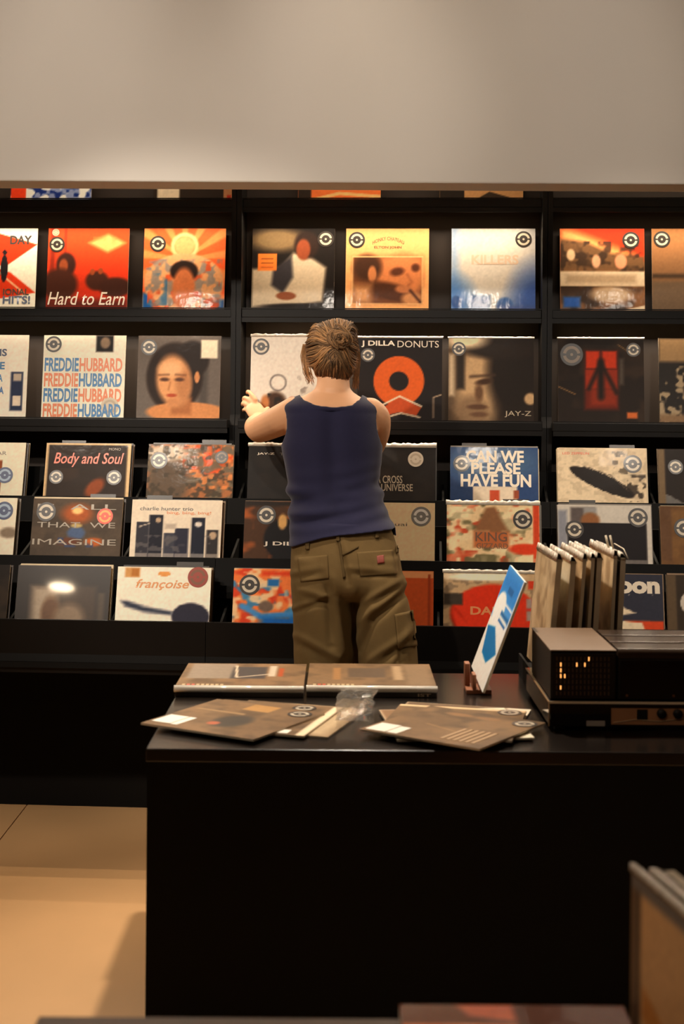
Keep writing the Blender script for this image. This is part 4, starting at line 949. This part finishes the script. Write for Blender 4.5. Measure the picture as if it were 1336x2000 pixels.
for _ in range(3):
    bd = [v for v in bmx.verts if v.is_boundary]
    new = {}
    for v in bd:
        nb = [e.other_vert(v) for e in v.link_edges if e.is_boundary]
        if len(nb) == 2: new[v] = v.co * .4 + (nb[0].co + nb[1].co) * .3
    for v, c in new.items(): v.co = c
bmesh.ops.recalc_face_normals(bmx, faces=bmx.faces); bmx.to_mesh(me); bmx.free()
me.polygons.foreach_set('use_smooth', [True] * len(me.polygons))
CLOTH = mat('navy_rib_cotton', (34, 33, 60), .85, noise_amt=.12, noise_scale=60, bump=.05, bump_scale=300, sheen=.15, spec=.2)
me.materials.append(CLOTH)
tank = link('tank_top', me, person)
sm = tank.modifiers.new('thick', 'SOLIDIFY'); sm.thickness = .0035; sm.offset = 1

# ---- trousers
tr = MB()
def seg(rows):
    R = []
    rows = np.array(rows, float)
    for py in np.linspace(rows[0, 0], rows[-1, 0], 44):
        L, Rr, Y, b = [cosint([py], rows[:, 0], rows[:, k])[0] for k in (1, 2, 3, 4)]
        pl, pr = W(L, py, Y), W(Rr, py, Y); c = (pl + pr) / 2; a = (pr - pl).length / 2
        R.append([c + Vector((a * math.copysign(abs(math.cos(t)) ** .9, math.cos(t)), b * math.copysign(abs(math.sin(t)) ** .9, math.sin(t)), 0)) for t in np.linspace(0, 2 * PI, 49)[:-1]])
    return R
tr.rings(seg([(1024, 577, 762, 4.508, .100), (1050, 571, 771, 4.498, .113), (1085, 569, 781, 4.487, .126), (1120, 569, 787, 4.482, .130), (1150, 571, 791, 4.48, .122), (1168, 580, 780, 4.48, .10)]))
floor_py = lambda Y: CY + F * H / Y
fp = floor_py(4.46) - 14
tr.rings(seg([(1085, 571, 668, 4.482, .108), (1130, 569, 685, 4.48, .122), (1180, 571, 690, 4.475, .122), (1230, 572, 690, 4.47, .117), (1290, 574, 690, 4.465, .112), (1400, 577, 664, 4.46, .104), (fp, 578, 655, 4.47, .10)]))
tr.rings(seg([(1085, 668, 781, 4.482, .108), (1130, 678, 789, 4.48, .122), (1180, 690, 799, 4.475, .122), (1230, 694, 809, 4.465, .120), (1290, 697, 817, 4.455, .118), (1400, 706, 822, 4.45, .110), (fp, 715, 815, 4.46, .10)]))
tme = remesh(tr, .0055, 5, 'trousers')
n = len(tme.vertices); co = np.zeros(n * 3); tme.vertices.foreach_get('co', co); co = co.reshape(-1, 3)
no = np.zeros(n * 3); tme.vertices.foreach_get('normal', no); no = no.reshape(-1, 3)
rel = (co - np.array([0, 0, H])) @ np.array(ROT)
ppx = CX + F * rel[:, 0] / -rel[:, 2]; ppy = CY - F * rel[:, 1] / -rel[:, 2]
bk_ = (no[:, 1] < .3)
def crease(x0, y0, x1, y1, w, depth):
    ex, ey = x1 - x0, y1 - y0; t = np.clip(((ppx - x0) * ex + (ppy - y0) * ey) / (ex * ex + ey * ey), 0, 1)
    d = ((ppx - x0) * ey - (ppy - y0) * ex) / math.hypot(ex, ey)
    dd = np.hypot(ppx - x0 - t * ex, ppy - y0 - t * ey)
    g = np.exp(-(dd / w) ** 2) * np.sin(PI * np.clip(t, .04, .96)) ** .4
    ridge = np.exp(-((d - 1.7 * w) / w) ** 2) * np.exp(-(np.maximum(dd - 2.5 * w, 0) / w) ** 2)
    return -depth * g + .45 * depth * ridge
disp = np.zeros(n)
for c in ((702, 1270, 732, 1205, 7, .012), (728, 1212, 792, 1158, 8, .016), (735, 1175, 785, 1145, 7, .010), (745, 1290, 800, 1255, 8, .010), (600, 1168, 640, 1180, 7, .008), (578, 1195, 640, 1172, 5, .007),
          (664, 1072, 680, 1140, 7, .010), (690, 1120, 760, 1125, 6, .005), (585, 1260, 640, 1290, 8, .008), (640, 1150, 650, 1260, 9, .012), (575, 1130, 620, 1120, 6, .005), (780, 1290, 812, 1230, 7, .01), (700, 1340, 800, 1330, 10, .01), (580, 1360, 650, 1350, 10, .01)):
    disp += crease(*c)
disp *= bk_
nz = np.array([noise.noise(Vector((c[0] * 9, c[1] * 9, c[2] * 6))) for c in co]); disp += .004 * nz
tme.vertices.foreach_set('co', (co + no * disp[:, None]).ravel()); tme.update()
OLIVE = mat('olive_canvas', (104, 83, 50), .9, noise_amt=.13, noise_scale=35, bump=.06, bump_scale=200, spec=.15)
OLIVE2 = mat('olive_canvas_seam', (86, 68, 40), .9, noise_amt=.13, noise_scale=35, spec=.15)
tme.materials.append(OLIVE)
trou = link('trousers', tme, person)
bvh = BVHTree.FromPolygons([v.co for v in tme.vertices], [p.vertices for p in tme.polygons])
def patch(name, quad, off, m, parent, nu=14, nv=14, th=.002):
    g = []; quad = [Vector(q) for q in quad]
    for j in range(nv):
        for i in range(nu):
            s_, t_ = i / (nu - 1), j / (nv - 1)
            p = (quad[0] * (1 - s_) + quad[1] * s_) * (1 - t_) + (quad[3] * (1 - s_) + quad[2] * s_) * t_
            d = ray(p.x, p.y).normalized()
            h = bvh.ray_cast(Vector((0, 0, H)), d)
            q = h[0] + h[1] * off if h[0] else W(p.x, p.y, 4.4)
            g.append(tuple(q))
    mb = MB().add(g, [(j * nu + i, j * nu + i + 1, (j + 1) * nu + i + 1, (j + 1) * nu + i) for j in range(nv - 1) for i in range(nu - 1)])
    o = mb.obj(name, m, parent, True); s_ = o.modifiers.new('t', 'SOLIDIFY'); s_.thickness = th; s_.offset = 0
    return o
pk = patch('back_pocket', [(697, 1079), (766, 1074), (774, 1122), (704, 1126)], .0022, OLIVE, trou)
patch('leather_patch', [(735, 1087), (748, 1085), (750, 1100), (737, 1102)], .0045, mat('red_brown_leather', (124, 48, 32), .6), pk, 6, 6)
patch('back_pocket', [(582, 1090), (640, 1084), (643, 1130), (588, 1137)], .0022, OLIVE, trou)
patch('centre_seam', [(659, 1052), (664, 1052), (675, 1128), (670, 1130)], .0012, OLIVE2, trou, 4, 20, .003)
patch('yoke_seam', [(669, 1082), (700, 1066), (700, 1070), (670, 1086)], .0015, OLIVE2, trou, 16, 3, .003)
for x, y in ((657, 1040), (732, 1034), (598, 1056)):
    patch('belt_loop', [(x, y), (x + 7, y), (x + 7, y + 18), (x, y + 18)], .004, OLIVE2, trou, 4, 8, .004)
cp_ = patch('cargo_pocket', [(770, 1200), (806, 1192), (812, 1262), (777, 1268)], .004, OLIVE, trou, 12, 14, .004)
patch('leather_patch', [(772, 1066), (776, 1066), (776, 1080), (772, 1080)], .004, OLIVE2, trou, 4, 6)
# ---- shoes
for lg in LEGS:
    q = W(*lg[-1]); sh = MB()
    R = []
    for t, w_, h_ in ((-.11, .02, .03), (-.10, .034, .06), (-.05, .04, .075), (0, .042, .085), (.06, .045, .065), (.12, .046, .05), (.16, .036, .042), (.175, .02, .03)):
        R.append([Vector((q.x + w_ * math.copysign(abs(math.cos(a)) ** .7, math.cos(a)), 4.46 + t, .001 + h_ / 2 + h_ / 2 * math.copysign(abs(math.sin(a)) ** .8, math.sin(a)))) for a in np.linspace(0, 2 * PI, 25)[:-1]])
    sh.rings(R).obj('shoe', mat('dark_shoe', (40, 34, 30), .5), person, True)

# ---- hair: swept up into a loose twist, strands hanging at both sides
HR = [(624, 648, 674, .02), (627, 638, 682, .045), (634, 624, 690, .072), (646, 610, 696, .095), (662, 600, 699, .108), (680, 596, 699, .113), (698, 599, 697, .113), (714, 605, 694, .107), (728, 616, 690, .096), (738, 626, 684, .080), (746, 640, 674, .06)]
HR = np.array(HR, float); cap = []
for py in np.linspace(624, 745, 46):
    L, R_, b = [cosint([py], HR[:, 0], HR[:, k])[0] for k in (1, 2, 3)]
    pl, pr = W(L, py, 4.735), W(R_, py, 4.735); c = (pl + pr) / 2; a = (pr - pl).length / 2
    ring = []
    for i in range(72):
        t = 2 * PI * i / 72; v = Vector((a * math.cos(t), b * math.sin(t), 0))
        if math.sin(t) > .35 and py > 664: v.y = min(v.y, .05)          # face stays free
        ring.append(c + v)
    cap.append(ring)
hmb = MB().rings(cap)
hbvh = BVHTree.FromPolygons([Vector(v) for v in hmb.v], [list(f) for f in hmb.f])
hcol = []
base_c = (98, 66, 38)
for _ in hmb.f: hcol.append(base_c)
r5 = random.Random(3)
def strand(pts, r, col, n=5, off=.003):
    P = []
    for (x, y) in pts:
        h = hbvh.ray_cast(Vector((0, 0, H)), ray(x, y).normalized())
        P.append(h[0] + (h[1] if h[1].y < 0 else -h[1]) * off if h[0] else W(x, y, 4.70))
    Q = []
    for k in range(len(P) - 1):
        p0, p1, p2, p3 = P[max(k - 1, 0)], P[k], P[k + 1], P[min(k + 2, len(P) - 1)]
        for i in range(n):
            t = i / n; Q.append(.5 * ((2 * p1) + (p2 - p0) * t + (2 * p0 - 5 * p1 + 4 * p2 - p3) * t * t + (3 * p1 - p0 - 3 * p2 + p3) * t ** 3))
    Q.append(P[-1]); m = len(Q) - 1
    f0 = len(hmb.f); hmb.tube(Q, [r * (.35 + .65 * math.sin(PI * min(.97, max(.03, i / m)))) for i in range(m + 1)], 5)
    hcol.extend([col] * (len(hmb.f) - f0))
def tone(a=0): 
    k = r5.uniform(.6, 1.35) * (1 + a); return (min(255, 132 * k), min(255, 98 * k), min(255, 64 * k))
j = lambda s_=4: r5.uniform(-s_, s_)
for _ in range(190):                                  # nape and sides drawn up to the twist
    t = r5.random()
    x0 = 614 + 74 * t; y0 = 745 - 16 * abs(2 * t - 1) ** 2 + j(3)
    x2, y2 = 655 + j(14), 678 + j(8)
    mx = x0 + (x2 - x0) * .35 + (x0 - 650) * .25
    strand([(x0, y0), (mx + j(3), 718 + j(5)), (x0 * .45 + x2 * .55 + j(3), 697 + j(4)), (x2, y2)], r5.uniform(.0015, .0036), tone(-.18 if 620 < x0 < 680 else 0), off=.002 + .006 * r5.random())
for _ in range(110):                                  # left side swept back
    y0 = 640 + 80 * r5.random(); x0 = 600 + abs(y0 - 680) * .18 + j(2)
    strand([(x0, y0), (x0 + 16, y0 - 6 + j(4)), (640 + j(5), 672 + (y0 - 680) * .35 + j(4)), (660 + j(8), 672 + j(8))], r5.uniform(.0016, .0036), tone(.12), off=.002 + .007 * r5.random())
for _ in range(90):                                   # right side swept back
    y0 = 640 + 85 * r5.random(); x0 = 697 - abs(y0 - 685) * .1 + j(2)
    strand([(x0, y0), (x0 - 12, y0 - 8 + j(4)), (668 + j(5), 668 + (y0 - 680) * .35 + j(4)), (655 + j(8), 668 + j(8))], r5.uniform(.0016, .0034), tone(-.05), off=.002 + .007 * r5.random())
for _ in range(150):                                  # crown
    x0 = 618 + 72 * r5.random()
    strand([(x0, 626 + abs(x0 - 660) ** 1.5 * .045), (x0 * .7 + 656 * .3 + j(3), 645 + j(4)), (655 + j(12), 660 + j(6)), (657 + j(10), 672 + j(5))], r5.uniform(.0016, .0034), tone(.05), off=.002 + .007 * r5.random())
for _ in range(110):                                  # the twist itself: a curled roll at the back of the head
    a0 = r5.uniform(0, 6.28); rr = r5.uniform(1, 18)
    strand([(657 + j(2) + rr * (.7 + .12 * q_) * math.cos(a0 + q_ * .55) + q_ * 1.5, 662 + j(2) + rr * (1.25 - .1 * q_) * math.sin(a0 + q_ * .55)) for q_ in range(5)], r5.uniform(.002, .004), tone(.08 if a0 > 3 else -.1), off=.010 + .016 * (1 - rr / 20) + .006 * r5.random())
def loose(pts, r, col):
    P = [W(x, y, Y) for x, y, Y in pts]; f0 = len(hmb.f); Q = []
    for k in range(len(P) - 1):
        for i in range(5): Q.append(P[k].lerp(P[k + 1], i / 5))
    Q.append(P[-1]); m = len(Q) - 1
    hmb.tube(Q, [r * (1 - .6 * i / m) for i in range(m + 1)], 5); hcol.extend([col] * (len(hmb.f) - f0))
for _ in range(46):                                   # loose locks at the sides
    x = 597 + j(5); loose([(x, 672, 4.76), (x - 3 + j(2), 695, 4.77), (x + 2 + j(4), 722 + j(8), 4.77), (x + 8 + j(5), 742 + j(10), 4.775)], .0018, tone(.2))
for _ in range(60):
    x = 696 + j(4); loose([(x, 672, 4.76), (x + 3 + j(2), 700, 4.77), (x + 1 + j(4), 726 + j(8), 4.77), (x - 2 + j(6), 750 + j(12), 4.775)], .0018, tone(-.1))
for _ in range(30):                                   # fly-away hairs over the crown and nape
    x = 610 + 82 * r5.random(); loose([(x, 645 + j(8), 4.70), (x + j(8), 628 + abs(x - 655) * .3 + j(3), 4.72), (x + j(14), 634 + abs(x - 655) * .35, 4.74)], .0008, tone(.3))
hme = hmb.mesh('hair', mat('brown_blond_hair', rough=.6, attr='Col', spec=.3), True)
at_ = hme.attributes.new('Col', 'FLOAT_COLOR', 'FACE'); c4 = np.ones((len(hcol), 4)); c4[:, :3] = lin(np.array(hcol)); at_.data.foreach_set('color', c4.ravel().astype(np.float32))
link('hair', hme, person)
